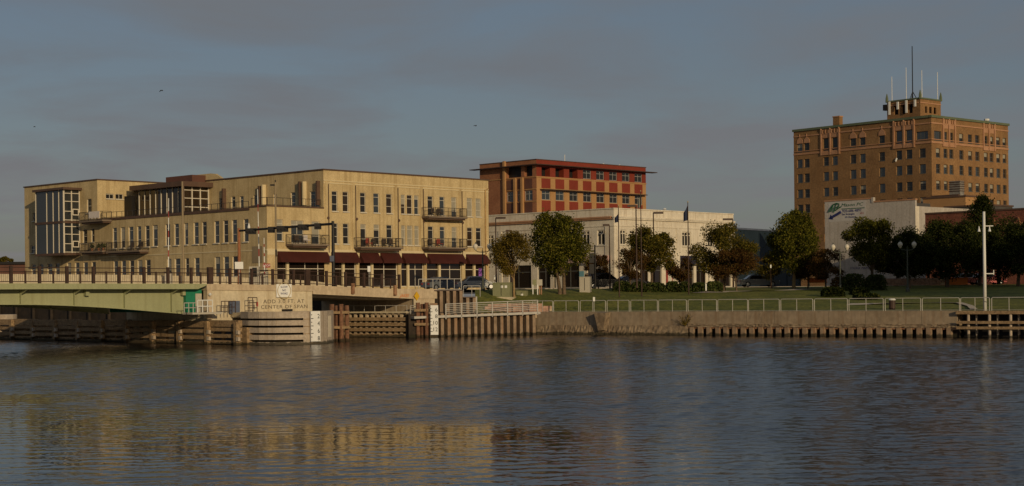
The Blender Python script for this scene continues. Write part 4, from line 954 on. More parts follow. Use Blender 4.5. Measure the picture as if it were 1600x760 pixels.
# ---------------------------------------------------------------- white painted building with the wall sign
AS = R(47); so = Vector(xy(1430, 238, 330)); FS = front(AS, so); FSl = left(AS, so)
sg_b = thing('white_painted_building', 'white painted brick building with a faded green and blue wall sign above a dark tree', 'building', FS.p(0, 0, Z_ST))
za, zb_, zr_ = FSl.z(1325, 313.5), FSl.z(1400, 314.5), FS.z(1434, 322.5); tA, tE = FSl.s(1362, 315), FSl.s(1288.5, 320); SS = 26
c = MB(); c.add([FSl.p(0, 0, Z_ST), FSl.p(tE, 0, Z_ST), FSl.p(tE, 0, za), FSl.p(tA, 0, za), FSl.p(tA, 0, zb_), FSl.p(0, 0, zb_)], [(0, 1, 2, 3, 4, 5)])
c.add([FS.p(0, 0, Z_ST), FS.p(SS, 0, Z_ST), FS.p(SS, 0, zr_), FS.p(0, 0, zr_)], [(0, 1, 2, 3)])
c.add([FS.p(0, 0, zr_), FS.p(SS, 0, zr_), FS.p(SS, -tE, zr_), FS.p(0, -tE, zr_)], [(0, 1, 2, 3)]); c.box(FSl, 0, tA, -.45, -.003, zr_, zb_); c.box(FSl, tA, tE, -.45, -.003, zr_, za)
c.add([FS.p(0, -tE, Z_ST), FS.p(SS, -tE, Z_ST), FS.p(SS, -tE, zr_), FS.p(0, -tE, zr_)], [(0, 1, 2, 3)])
part('wall', c, M['white_paint'], sg_b)
c = MB(); c.box(FSl, -.1, tA - .4, -.5, .08, zb_ + .002, zb_ + .22); c.box(FSl, tA - .1, tE + .1, -.5, .08, za + .002, za + .22); part('tile_coping', c, M['terracotta'], sg_b)
c = MB(); c.box(FSl, tA - .35, tA + .0, -.45, .1, zb_ - .05, za + .24); part('chimney_breast', c, M['white_paint'], sg_b)
c = MB(); c.box(FS, 3, 9, -9, -3, zr_, zr_ + .8); part('dark_roof', c, M['roof'], sg_b)
c = MB(); c.box(FS, -.02, 1.0, .01, .05, Z_ST, zr_ - .02); part('corner_strip', c, M['white_stone'], sg_b)
# the painted sign: logo, names and an arrow
rzS = FSl.rotz()
def stext(t, px, py, hpx, m, tilt=None, shear=0.0, xs=1.0):
    s, z = FSl.sz(px, py, .03); s2, z2_ = FSl.sz(px, py - hpx, .03)
    return text(t, (z2_ - z) * 1.38, FSl.p(s, .03, z), rzS, M[m], sign, tilt=tilt, shear=shear, xs=xs)
c = MB(); s0, s1 = FSl.s(1353, 330), FSl.s(1294.5, 330); c.box(FSl, s0, s1, .002, .015, FSl.z(1320, 346), FSl.z(1320, 315)); sign = part('wall_sign', c, mat('faded_sign_ground', (.46, .43, .39), (.52, .49, .45), 1.2, .8, fine=.1), sg_b, label='faded painted wall sign with a green script logo and a blue arrow')
stext('Mason PC', 1314, 323.3, 5.2, 'greenink', shear=.25, xs=1.35)
stext('920-686-4897', 1316, 332.3, 4.6, 'blueink', xs=1.0); stext('See Strategies', 1315.5, 336.6, 3.2, 'blueink', xs=.95); stext('411', 1344, 335, 3.4, 'redink', xs=1.0); stext('10 Chestnut', 1320, 341, 3.0, 'blueink', xs=1.0)
c = MB(); c.box(FSl, FSl.s(1351, 325), FSl.s(1315, 325), .016, .03, FSl.z(1333, 326.5), FSl.z(1333, 325.3)); part('underline', c, M['greenink'], sign)
def stroke(pts, w, m, name):
    c = MB(); q = [FSl.p(*(lambda sz: (sz[0], .06, sz[1]))(FSl.sz(x, y, .06))) for x, y in pts]; c.tube(q, w, 5); return part(name, c, M[m], sign)
stroke([(1294.5, 332), (1298, 325), (1302, 320), (1307, 318), (1311, 319), (1311, 322), (1307, 325), (1303, 326), (1306, 329), (1310, 325.5), (1314, 323.5)], .10, 'greenink', 'logo_stroke')
stroke([(1302, 320), (1300, 326), (1298.5, 331)], .10, 'greenink', 'logo_stroke'); stroke([(1307, 318.5), (1304.5, 325), (1302.5, 332)], .10, 'greenink', 'logo_stroke')
stroke([(1300, 339.8), (1307, 336), (1314, 331.6)], .22, 'blueink', 'arrow_shaft')
c = MB(); pts = [FSl.sz(x, y, .05) for x, y in ((1295.3, 342.8), (1298, 335.5), (1302, 343.2))]; c.add([FSl.p(s, .05, z) for s, z in pts] + [FSl.p(s, .012, z) for s, z in pts], [(0, 1, 2), (0, 3, 4, 1), (1, 4, 5, 2), (2, 5, 3, 0)]); part('arrow_head', c, M['blueink'], sign)
# low lettering near the ground
for t_, px in (('COLLEGE', 1328), ('CENTER', 1346)): s, z = FSl.sz(px, 421, .02); text(t_, .45, FSl.p(s, .02, z), rzS, M['blueink'], sg_b)

# ---------------------------------------------------------------- roofs behind the sign building
def roofbox(name, label, px0, px1, y1, Y, dep, m, extra=None, a=R(47), z0=Z_ST):
    fr = front(a, xy(px0, Y, y1)); L = fr.s(px1, y1 + 4); z1 = fr.z(px0, y1); t = thing(name, label, 'building', fr.p(0, 0, z0))
    c = MB(); c.box(fr, 0, L, -dep, 0, z0, z1); part('wall', c, M[m], t)
    c = MB(); c.box(fr, -.15, L + .15, -dep - .1, .15, z1, z1 + .25); part('coping', c, M['brown_metal'], t)
    return t, fr, L, z1
t_, fr, L, z1 = roofbox('grey_rendered_house', 'grey weathered rendered block with lattice chimney in front of the tower', 1497, 1508, 306, 262, 5, 'shed')
c = MB(); fl_ = left(R(47), fr.o); cz = fl_.z(1490, 283); s0 = fl_.s(1500, 300, -.2); c.box(fl_, s0, s0 + 2.0, -1.5, -.2, z1, cz); o = part('lattice_chimney', c, M['shed'], t_)
for k in range(5): c = MB(); z = z1 + (cz - z1) * (.3 + .15 * k); c.box(fl_, s0 - .1, s0 + 2.1, -1.6, -.1, z, z + .12); part('chimney_course', c, M['brown_metal'], o)
t_, fr, L, z1 = roofbox('beige_block', 'plain beige rendered block with brown eaves in front of the tower', 1508.5, 1542, 307.5, 258, 8, 'peach')
t_, fr, L, z1 = roofbox('dark_roofed_house', 'low dark flat roofed block at the foot of the tower, right of the beige block', 1545, 1582, 321.5, 250, 8, 'roof')

# ---------------------------------------------------------------- dark red brick hall, right
AB = R(47); bo_ = Vector(xy(1445.5, 222, 340)); FBk = left(AB, bo_)
hall = thing('red_brick_hall', 'low dark red brick hall with arched windows behind the dark trees', 'building', FBk.p(0, 0, Z_ST))
zh = FBk.z(1447, 335.3); sR = FBk.s(1720, 330)
hh = [(FBk.s(a, 355), FBk.s(b_, 355), FBk.z(1590, 385), FBk.z(1590, 349)) for a, b_ in ((1582, 1602), (1545, 1562), (1503, 1518), (1467, 1481))]
c = MB(); facade(c, FBk, sR, 0, Z_ST, zh, hh); c.add([FBk.p(0, 0, Z_ST), FBk.p(0, -18, Z_ST), FBk.p(0, -18, zh), FBk.p(0, 0, zh)], [(0, 1, 2, 3)]); c.add([FBk.p(0, 0, zh - .4), FBk.p(sR, 0, zh - .4), FBk.p(sR, -18, zh - .4), FBk.p(0, -18, zh - .4)], [(0, 1, 2, 3)]); part('wall', c, M['red_brick'], hall)
c = MB(); c.box(FBk, sR, 0, -.4, .12, zh, zh + .22); part('coping', c, M['brown_metal'], hall)
c = MB(); c.box(FBk, sR, 0, .0, .06, zh - 1.9, zh - 1.7); part('string_course', c, M['terracotta'], hall)
c = MB(); c.box(FBk, sR + .5, -.5, -17, -.6, Z_ST, zh - .6); part('interior', c, M['black'], hall)
for a, b_, z0, z1 in hh:
    a, b_ = min(a, b_), max(a, b_); o = window(hall, FBk, (a + b_) / 2, z0, b_ - a, z1 - z0, hb=(.5,), vb=(.33, .66), gm='glass_blue', fm='sash', t=.12)
    c = MB(); n_ = 10; m_ = (a + b_) / 2; r_ = (b_ - a) / 2
    pts = [FBk.p(m_ + (r_ + .25) * math.cos(math.pi * k / n_), .08, z1 - .3 + 1.0 * math.sin(math.pi * k / n_)) for k in range(n_ + 1)]; c.tube(pts, .18, 5); part('arch', c, M['brown_brick'], o)

# far left across the water: dark long shed and two distant trees are added with the vegetation
fs = front(R(88), xy(-60, 300, 440)); c = MB(); zf = fs.z(20, 413.5); sh_ = thing('dark_long_shed', 'long dark low shed on the far bank beyond the bridge', 'building', fs.p(0, 0, Z_ST))
c.box(fs, -30, fs.s(40, 420), -14, 0, Z_ST, zf); part('wall', c, M['dark_brown'], sh_)
c = MB(); c.box(fs, -30.3, fs.s(40, 420) + .3, -14.3, .4, zf, zf + .5); part('roof', c, M['black'], sh_)

# ---------------------------------------------------------------- bascule bridge
def interp(tab, x):
    if x <= tab[0][0]: return tab[0][1]
    for (a, u), (b, v) in zip(tab, tab[1:]):
        if x <= b: return u + (v - u) * (x - a) / (b - a)
    return tab[-1][1]
s_end, s_pier, s_ab = BR.s(322, 445), BR.s(487.5, 450), BR.s(645, 460)
ztab = [(-60, BR.z(20, 443.2)), (0, BR.z(50, 443.5)), (BR.s(330, 444), BR.z(330, 444)), (s_pier, BR.z(487, 446.3)), (BR.s(620, 452), BR.z(620, 452)), (60, 4.46)]
def zd(s): return interp(ztab, s)
bridge = thing('bascule_bridge', 'pale green steel lifting bridge with brown railing crossing to the cream building', 'bridge', BR.p(0, -7, 0))
def strip(mb, s0, s1, n0, n1, lo_, hi_, step=3.0, m=0):
    k = max(1, int(abs(s1 - s0) / step))
    for i in range(k):
        a, b = s0 + (s1 - s0) * i / k, s0 + (s1 - s0) * (i + 1) / k
        mb.wedge(BR, a, b, n0, n1, lo_(a), hi_(a), lo_(b), hi_(b), m)
b = MB(); strip(b, -45, s_end, -14, -.02, lambda s: zd(s) - .30, lambda s: zd(s)); part('lifting_deck', b, M['asphalt'], bridge)
fas = .43
b = MB(); strip(b, -45, s_end - .9, -.02, .14, lambda s: zd(s) - fas, lambda s: zd(s) + .02); b.wedge(BR, s_end - .9, s_end, -.02, .14, zd(s_end) - fas, zd(s_end) + .02, zd(s_end) - .1, zd(s_end) + .02); part('edge_beam', b, M['green_girder'], bridge)
gtab = [(BR.s(px, y, -1.1), BR.z(px, y, -1.1)) for px, y in ((-60, 475), (0, 475), (60, 475.3), (100, 476.6), (150, 479), (200, 482.6), (240, 486), (272, 488.6), (296, 490.6))]
def gz_(s): return interp(gtab, s)
s_g = BR.s(293, 470, -.5)
for n0, nm in ((-1.2, 'girder'), (-13.2, 'girder')):
    b = MB(); strip(b, -45, s_g, n0, n0 + .08, gz_, lambda s: zd(s) - .28, 1.5); g_ = part(nm, b, M['green_girder'], bridge)
    b = MB(); strip(b, -45, s_g, n0 - .16, n0 + .26, lambda s: gz_(s) - .07, lambda s: gz_(s), 1.5); part('flange', b, M['green_girder'], g_)
    for px in (-50, 37, 121, 199.6, 273):
        s = BR.s(px, 460, -.5); b = MB(); b.box(BR, s - .03, s + .03, n0 + .08, n0 + .30, gz_(s), zd(s) - fas); part('stiffener', b, M['green_girder'], g_)
        if n0 > -5: b = MB(); b.add([BR.p(s, -1.1, zd(s) - fas - .5), BR.p(s + .06, -1.1, zd(s) - fas - .5), BR.p(s + .06, .1, zd(s) - fas), BR.p(s, .1, zd(s) - fas), BR.p(s, -1.1, zd(s) - fas), BR.p(s + .06, -1.1, zd(s) - fas)], [(0, 1, 2, 3), (0, 3, 4), (1, 5, 2)]); part('bracket', b, M['green_girder'], g_)
for k in range(7):
    s = -40 + k * 9; b = MB(); b.box(BR, s, s + .3, -13.4, -.7, zd(s) - .95, zd(s) - .32); part('cross_beam', b, M['green_girder'], bridge)
# machinery end with the green wall and its door
zpl = BR.z(320, 488)                     # level of the pier platform
b = MB(); b.box(BR, s_g + .02, s_end + .05, -13, -.75, zpl, zd(s_end) - .32); gw = part('machinery_wall', b, M['teal_green'], bridge, label='deep green machinery wall at the end of the lifting span')
b = MB(); b.box(BR, BR.s(305.5, 470, -.7), BR.s(315, 470, -.7), -.748, -.68, zpl, BR.z(310, 459, -.7)); part('door', b, M['cab_grey'], gw)
b = MB(); b.box(BR, s_end + .06, BR.s(330, 450), -.5, .08, zpl - .6, zd(s_end) - .02); part('corner_pier', b, M['abut'], bridge)
b = MB(); p = BR.p(BR.s(325.5, 458), .25, BR.z(325.5, 460.5)); b.lathe(p, [(.05, -.12), (.16, 0), (.05, .14)], 8); part('wall_lamp', b, M['white_pole'], bridge)
# pier wall with the painted lettering
sw0 = BR.s(330, 450) + .01
b = MB(); strip(b, sw0, s_pier, -13.5, 0, lambda s: -1.5, lambda s: zd(s) - .52, 2.5); pw = part('pier_wall', b, M['concrete'], bridge)
b = MB(); strip(b, sw0 - .5, s_pier + .02, -14, .10, lambda s: zd(s) - .515, lambda s: zd(s), 2.5); part('pier_coping', b, M['abut'], bridge)
for t_, px0, px1, yb, hp in (('ADD 3.0 FT. AT', 411.5, 475.5, 474.4, 6.2), ('CENTER OF SPAN', 407.5, 480.5, 482.8, 5.8)):
    s0, z0 = BR.sz(px0, yb, .02); s1 = BR.s(px1, yb, .02); z1 = BR.z(px0, yb - hp, .02)
    o = text(t_, (z1 - z0) * 1.38, BR.p(s0, .012, z0), BR.rotz(), M['greyink'], pw, spacing=1.12)
    wd = max(v.co.x for v in o.data.vertices); o.data.transform(Matrix.Diagonal(((s1 - s0) / wd, 1, 1, 1)))
# round notice on a white square board
s0, s1 = BR.s(432, 455, .15), BR.s(455.5, 455, .15); z0, z1 = BR.z(444, 464.6, .15), BR.z(444, 444.4, .15)
nb = thing('wake_notice_board', 'square white notice board with a gold ring reading slow no wake on the pier wall', 'sign', BR.p((s0 + s1) / 2, .12, z0))
b = MB(); b.box(BR, s0, s1, .11, .16, z0, z1); part('board', b, M['white'], nb)
b = MB(); rr = (s1 - s0) * .43; cz_ = (z0 + z1) / 2
pts = [BR.p((s0 + s1) / 2 + rr * math.cos(k * math.pi / 14), .17, cz_ + rr * math.sin(k * math.pi / 14)) for k in range(29)]; b.tube(pts, .035, 5); part('ring', b, M['gold'], nb)
for t_, dz in (('SLOW', .24), ('NO', -.05), ('WAKE', -.34)): text(t_, .27, BR.p((s0 + s1) / 2, .165, cz_ + dz), BR.rotz(), M['blueink'], nb, align='CENTER')
# approach span and abutment
b = MB(); strip(b, s_pier + .03, s_ab + 3, -14, .12, lambda s: interp([(s_pier, BR.z(489, 459.8)), (s_ab, BR.z(643, 467.3))], s), lambda s: zd(s), 2.5); part('approach_span', b, M['abut'], bridge)
b = MB(); strip(b, s_pier + .03, s_ab, -13, -1.2, lambda s: zd(s) - 1.05, lambda s: zd(s) - .66, 2.5); part('span_beam', b, M['abut'], bridge)
b = MB(); b.box(BR, s_ab + .05, s_ab + 2.6, -14, .04, -1, zd(s_ab) - .3); ab = part('abutment', b, M['abut'], bridge)
b = MB(); b.box(BR, s_ab - .03, s_ab + .5, .05, .2, BR.z(645, 487), BR.z(645, 467)); part('marker_strip', b, M['concrete'], ab)
b = MB(); b.add([BR.p(s_ab - .1, .3, 4.06), BR.p(s_ab + .25, .3, 3.62), BR.p(s_ab + .6, .3, 4.06), BR.p(s_ab + .25, .3, 4.5), BR.p(s_ab - .1, .26, 4.06), BR.p(s_ab + .25, .26, 3.62), BR.p(s_ab + .6, .26, 4.06), BR.p(s_ab + .25, .26, 4.5)], [(0, 1, 2, 3), (7, 6, 5, 4), (0, 4, 5, 1), (1, 5, 6, 2), (2, 6, 7, 3), (3, 7, 4, 0)])
b.v = [v + Vector((0, 0, BR.z(641, 463) - 4.06)) for v in b.v]
dia = part('board', b, M['yellow'], thing('diamond_sign', 'small yellow diamond sign at the end of the concrete approach span', 'sign', BR.p(s_ab + .25, .28, BR.z(641, 466))))
text('JAKES', .42, BR.p(BR.s(625, 464, .14), .128, BR.z(626, 464.6, .14)), BR.rotz(), M['orange'], bridge, name='orange_graffiti', shear=.4)
for px in (551, 617):
    s = BR.s(px, 460, .2); b = MB(); b.box(BR, s - .14, s + .14, .13, .35, zd(s) - .62, zd(s) + .35); part('drain_box', b, M['rust'], bridge)
# far parapet
b = MB(); strip(b, -45, 36, -14, -13.72, lambda s: zd(s), lambda s: zd(s) + 1.0); 
for k in range(6):
    a, e = 36 + k * 1.3, 36 + (k + 1) * 1.3; h = lambda x: max(.05, 1.0 * math.cos((x - 36) / 7.8 * math.pi / 2)); b.wedge(BR, a, e, -14, -13.72, zd(a), zd(a) + h(a), zd(e), zd(e) + h(e))
part('far_parapet', b, M['concrete'], bridge)
# near railing: tall posts, intermediate posts, two rails and fine bars, one panel at a time
sp = [BR.s(px, 430) for px in (-28.5, 17.5 - .5, 62.5 - 45 + 45, 105.3, 146.7, 186.7, 225.9, 263.2, 299.5)]
sp = [BR.s(px, 430) for px in (-74, -27.5, 18, 62.5, 105.3, 146.7, 186.7, 225.9, 263.2, 299.5, 329, 360, 394, 427, 459.5, 481, 511, 540.6, 569.5, 597, 624.5)]
post = MB(); post.abox(-.11, .11, -.09, .09, 0, 1.38); post_me = post.mesh('post', M['rail_brown'])
thick = MB(); thick.abox(-.24, .24, -.15, .15, 0, 1.42); thick_me = thick.mesh('post', M['rail_brown'])
mid = MB(); mid.abox(-.065, .065, -.05, .05, 0, 1.0); mid_me = mid.mesh('intermediate_post', M['rail_brown'])
rz_b = BR.rotz()
for i, s in enumerate(sp):
    inst('post', thick_me if i in (10, 15) else post_me, bridge, BR.p(s, -.08, zd(s)), rz_b)
    if i + 1 < len(sp):
        e = sp[i + 1]; m_ = (s + e) / 2; inst('intermediate_post', mid_me, bridge, BR.p(m_, -.08, zd(m_)), rz_b); b = MB()
        for h, r in ((1.26, .03), (.92, .04), (.16, .035)): b.tube([BR.p(s, -.08, zd(s) + h), BR.p(e, -.08, zd(e) + h)], r, 5)
        nb_ = int((e - s) / .155)
        for k in range(1, nb_): q = s + (e - s) * k / nb_; b.tube([BR.p(q, -.08, zd(q) + .16), BR.p(q, -.08, zd(q) + .92)], .013, 3, cap=False)
        part('rail_panel', b, M['rail_brown'], bridge)

# ---------------------------------------------------------------- round nose of the pier fender
nose_pts = [Vector(xy(px, Y, 510)) for px, Y in ((376, 131.6), (388, 130.3), (405, 129.4), (430, 128.8), (455, 128.7), (474, 129.0), (486, 129.5), (500, 130.2), (511, 131.6), (518, 133.4), (521.5, 135.8))]
cen = sum((Vector(p) for p in nose_pts), Vector((0, 0))) / len(nose_pts) + Vector((0, 3.0))
znt = at(450, 487, 128.8).z
nose = thing('pier_nose_fender', 'rounded fender nose of grey timber bands at the foot of the pier wall', 'pier fender', (cen.x, cen.y, 0))
def ring(mb, pts, t, z0, z1):
    inn = [p + (cen - p).normalized() * t for p in pts]; n = len(pts)
    v = [(p.x, p.y, z0) for p in pts] + [(p.x, p.y, z1) for p in pts] + [(p.x, p.y, z0) for p in inn] + [(p.x, p.y, z1) for p in inn]
    f = []
    for i in range(n - 1): f += [(i, i + 1, n + i + 1, n + i), (n + i, n + i + 1, 3 * n + i + 1, 3 * n + i), (2 * n + i, i, i + 1, 2 * n + i + 1)[::-1], (2 * n + i, 3 * n + i, 3 * n + i + 1, 2 * n + i + 1)]
    f += [(0, n, 3 * n, 2 * n), (n - 1, 3 * n - 1, 4 * n - 1, 2 * n - 1)]
    mb.add(v, f)
for z0, z1 in ((2.17, znt), (1.58, 2.0), (.98, 1.40), (.40, .80), (-.5, .22)):
    b = MB(); ring(b, nose_pts[:6], .38, z0, z1); part('timber_band', b, M['nose_timber'], nose)
b = MB(); ring(b, [p + (cen - p).normalized() * .55 for p in nose_pts[:6]], .3, -.5, znt - .05); part('backing', b, M['tar'], nose)  # backing coloured near black to imitate shade in the gaps between bands
b = MB(); ring(b, nose_pts[5:], .35, -.6, znt); q = part('concrete_cheek', b, M['nose_timber'], nose)
for z in (2.08, 1.48, .87):
    b = MB(); ring(b, [p + (p - cen).normalized() * .02 for p in nose_pts[5:7]], .03, z - .025, z + .025); part('groove_strip', b, M['timber'], nose)
for f in (.25, .5, .75):
    p = nose_pts[8].lerp(nose_pts[9], f); d = (p - cen).normalized() * .03; b = MB(); b.tube([Vector((p.x + d.x, p.y + d.y, .5)), Vector((p.x + d.x, p.y + d.y, 2.3))], .045, 5); part('rub_rail', b, M['cab_grey'], nose)
b = MB(); poly = [(p.x, p.y) for p in [p + (cen - p).normalized() * .5 for p in nose_pts]] + [tuple(BR.p(s_pier, -.3, 0).xy), tuple(BR.p(sw0 + 2, -.3, 0).xy)]
b.prism(poly, znt - .5, znt - .08); part('platform', b, M['concrete'], nose)
b = MB(); b.box(BR, BR.s(440, 486), BR.s(453, 486), .02, .4, znt - .07, znt + .12); part('ladder_slot', b, M['black'], nose)
def gauge(px0, px1, y0, y1, Y0, Y1, nums, label, ticks):
    p0, p1 = Vector(xy(px0, Y0, 500)), Vector(xy(px1, Y1, 500)); d = (p1 - p0).normalized(); fr = Fr(p0, d, (d.y, -d.x)); L = (p1 - p0).length
    z1, z0 = at(px0, y0, Y0).z, at(px0, y1, Y0).z
    g = thing('clearance_gauge', label, 'gauge board', fr.p(L / 2, 0, z0)); b = MB(); b.box(fr, 0, L, -.05, .04, z0, z1); part('board', b, M['white'], g)
    stp = .305
    k = 0; zc_ = z1 - .32
    for i, n_ in enumerate(nums):
        zz = z1 - .42 - i * .61
        text(n_, .52, fr.p(L * .95, .045, zz - .17), fr.rotz(), M['ink'], g, name='numeral', align='RIGHT')
    z = z1 - .3
    while z > z0 + .1:
        b = MB(); b.box(fr, 0, L * (.25 if k % 2 else .12), .041, .05, z - .03, z + .03); part('tick', b, M['ink'], g); z -= .305; k += 1
    return g
gauge(485.5, 500, 486.6, 534, 129.2, 129.9, ['2', '4', '6', '8'], 'white clearance gauge board numbered two to eight on the rounded fender nose', 8)

# ---------------------------------------------------------------- timber fender running back under the bridge
f0_, f1_ = Vector(xy(374, 129.5, 515)), Vector(xy(-10, 158, 515)); d = (f1_ - f0_).normalized(); FE = Fr(f0_, d, (-abs(d.y), -abs(d.x)))
LF = (f1_ - f0_).length
fen = thing('timber_fender_wall', 'long weathered timber fender wall running back under the green bridge', 'fender', FE.p(LF / 2, 0, 0))
npan = 10; pl = LF / npan; ztop = FE.z(230, 500)
beam = MB(); beam.abox(-pl / 2 + .02, pl / 2 - .02, -.17, .17, -.15, .15); beam_me = beam.mesh('beam', M['timber'])
topb = MB(); topb.abox(-pl / 2 + .02, pl / 2 - .02, -.19, .19, -.27, .27); top_me = topb.mesh('cap_beam', M['timber'])
pst = MB(); pst.abox(-.2, .2, -.2, .2, -1.2, ztop - .15); pst_me = pst.mesh('post', M['timber'])
blk = MB(); blk.abox(-.14, .14, -.12, .12, -1.2, ztop - .5); blk_me = blk.mesh('back_post', M['timber'])
end_ = MB(); end_.abox(-.16, .16, -.12, .12, -.16, .16); end_me = end_.mesh('beam_end', M['nose_timber'])
rzf = FE.rotz()
for k in range(npan):
    c_ = (k + .5) * pl; o_ = .12 if k % 2 else -.12
    inst('cap_beam', top_me, fen, FE.p(c_, o_, ztop - .27 - (.06 if k % 2 else 0)), rzf)
    for z in (1.12, .58, .06): 
        ob = inst('beam', beam_me, fen, FE.p(c_, o_, z + (.0 if k % 2 else .14)), rzf); ob.rotation_euler[1] = random.uniform(-.006, .006)
    inst('post', pst_me, fen, FE.p(k * pl + .1, .18, 0), rzf)
    for q in (.33, .67): inst('back_post', blk_me, fen, FE.p((k + q) * pl, -.42, 0), rzf)
    for z in (1.05, .5): inst('bolt_block', end_me, fen, FE.p(k * pl - .25, .32, z), rzf)
b = MB(); b.box(FE, 0, LF, -1.5, -.75, -1, ztop - .6); part('inner_planking', b, M['timber'], fen)
# far-left end cell
b = MB(); e0 = FE.p(LF, -.6, 0); 
for k, z in enumerate((2.2, 1.55, .9, .25)): b.lathe((e0.x, e0.y, z - .25), [(1.7, 0), (1.75, .05), (1.75, .45), (1.7, .5)], 16)
part('end_cell', b, M['nose_timber'], fen)
b = MB(); b.lathe((e0.x, e0.y, -1), [(1.5, 0), (1.5, 3.1)], 16); part('end_cell_core', b, M['timber'], fen)
# catwalk, rails and doors at the pier foot
cat = thing('service_catwalk', 'white railed service catwalk below the deep green machinery wall', 'catwalk', BR.p(BR.s(305, 488), 1.0, zpl - .3))
b = MB(); b.box(BR, BR.s(284, 488), BR.s(330, 488), .1, 1.6, zpl - .16, zpl); part('deck', b, M['cab_grey'], cat)
def simple_rail(parent, fr, s0, s1, n, z, h, m, np_=3, rails=(1.0, .5), name='railing', r=.035):
    b = MB()
    for q in rails: b.tube([fr.p(s0, n, z + h * q), fr.p(s1, n, z + h * q)], r, 5)
    for k in range(np_): s = s0 + (s1 - s0) * k / (np_ - 1); b.tube([fr.p(s, n, z), fr.p(s, n, z + h)], r, 5)
    return part(name, b, M[m], parent)
simple_rail(cat, BR, BR.s(293, 480), BR.s(316, 480), 1.5, zpl, 1.0, 'white_pole', 4, r=.05)
simple_rail(cat, BR, BR.s(272, 480), BR.s(293, 480), 1.5, zpl, .8, 'galv', 4); simple_rail(cat, BR, BR.s(330, 485), BR.s(352, 485), 1.5, zpl - .1, 1.0, 'rail_brown', 5)
simple_rail(cat, BR, BR.s(377, 485), BR.s(391, 485), 1.0, znt - .08, 1.25, 'rail_brown', 3, (1, .65, .3))
b = MB(); b.box(BR, BR.s(360, 480, .3), BR.s(375, 480, .3), .02, .3, znt - .2, BR.z(367, 470.5, .3)); t_ = thing('steel_cabinet', 'blue grey steel cabinet against the pier wall above the fender nose', 'cabinet', BR.p(BR.s(367, 480), .15, znt - .2)); part('body', b, M['bluegrey'], t_)
b = MB(); sm = BR.s(367.5, 480, .3); b.box(BR, sm - .03, sm + .03, .301, .33, znt - .1, BR.z(367, 472, .3)); part('door_seam', b, M['black'], t_)
b = MB(); b.box(BR, BR.s(390.5, 480), BR.s(392.2, 480), .9, 1.05, znt + .4, znt + .8); solo('life_ring_box', b, M['gate_red'], 'small red box on the brown rail beside the blue grey cabinet', 'box')
b = MB(); b.box(FE, 1.2, 6.2, -.74, -.5, -.5, 1.95); part('bluegrey_panel', b, M['bluegrey'], fen)

# pile clusters
def cluster(px, ytop, Y, n, label):
    base = at(px, 530, Y); base.z = 0; t = thing('timber_pile_cluster', label, 'pile cluster', base, 'timber pile clusters beside the approach span'); zt_ = at(px, ytop, Y).z
    for k in range(n):
        a = k * 2.4; p = base + Vector(((k - (n - 1) / 2) * .42, .3 * math.sin(a), 0)); b = MB(); b.tube([(p.x, p.y, -1.5), (p.x, p.y, zt_ - .12 * (k % 2)), (p.x, p.y, zt_ - .06 - .12 * (k % 2))], [.21, .2, .14], 9); part('pile', b, M['pile'], t)
    for q in (.78, .38):
        b = MB(); b.abox(base.x - .42 * n / 2 - .1, base.x + .42 * n / 2 + .1, base.y - .48, base.y - .28, zt_ * q - .12, zt_ * q + .12); part('waling', b, M['timber'], t)
cluster(530.5, 475.5, 136.5, 4, 'reddish timber pile cluster right beside the rounded fender nose'); cluster(664, 473, 146.5, 4, 'reddish timber pile cluster touching the gauge board at the walkway end')
gauge(672.8, 684.8, 477.3, 523.5, 145.6, 145.6, ['6', '8', '10', '12'], 'white clearance gauge board next to the steel sheet piles and walkway', 8)
b = MB(); p0 = at(678, 530, 146.1); b.abox(p0.x - .36, p0.x + .36, 145.75, 146.6, -1, at(678, 474, 146).z); solo('gauge_pile', b, M['sheet'], 'square steel pile carrying the gauge board by the walkway', 'pile')

# lattice timber fender under the approach span
lt = thing('lattice_fender', 'square lattice timber fender with thin top rail under the concrete approach span', 'fender', at(586, 523, 149) * 1.0)
lt.location.z = 0
p0, p1 = Vector(xy(537, 151.0, 500)), Vector(xy(636, 147.2, 500)); FLt = Fr(p0, p1 - p0, ((p1 - p0).y, -(p1 - p0).x)); LL = (p1 - p0).length; zl_t = FLt.z(586, 487)
hb_ = MB(); hb_.abox(-LL / 2, LL / 2, -.14, .14, -.16, .16); hb_me = hb_.mesh('beam', M['timber'])
vb_ = MB(); vb_.abox(-.12, .12, -.12, .12, -1.5, zl_t - .17); vb_me = vb_.mesh('post', M['abut'])
for z in (.18, .72, 1.22, 1.72): inst('beam', hb_me, lt, FLt.p(LL / 2, .16, z), FLt.rotz())
b = MB(); b.box(FLt, -.1, LL + .1, -.4, .32, zl_t - .14, zl_t); part('cap', b, M['concrete'], lt)
for k in range(12): inst('post', vb_me, lt, FLt.p(LL * k / 11, -.12, 0), FLt.rotz())
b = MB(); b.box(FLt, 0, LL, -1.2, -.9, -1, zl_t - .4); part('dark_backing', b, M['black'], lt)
b = MB(); b.box(FLt, LL, LL + .3, -1.2, .2, -1, zl_t - .3); part('end_post', b, M['timber'], lt)
simple_rail(lt, FLt, 0, LL, 0, zl_t, .55, 'galv', 7, (1.0,), r=.025)

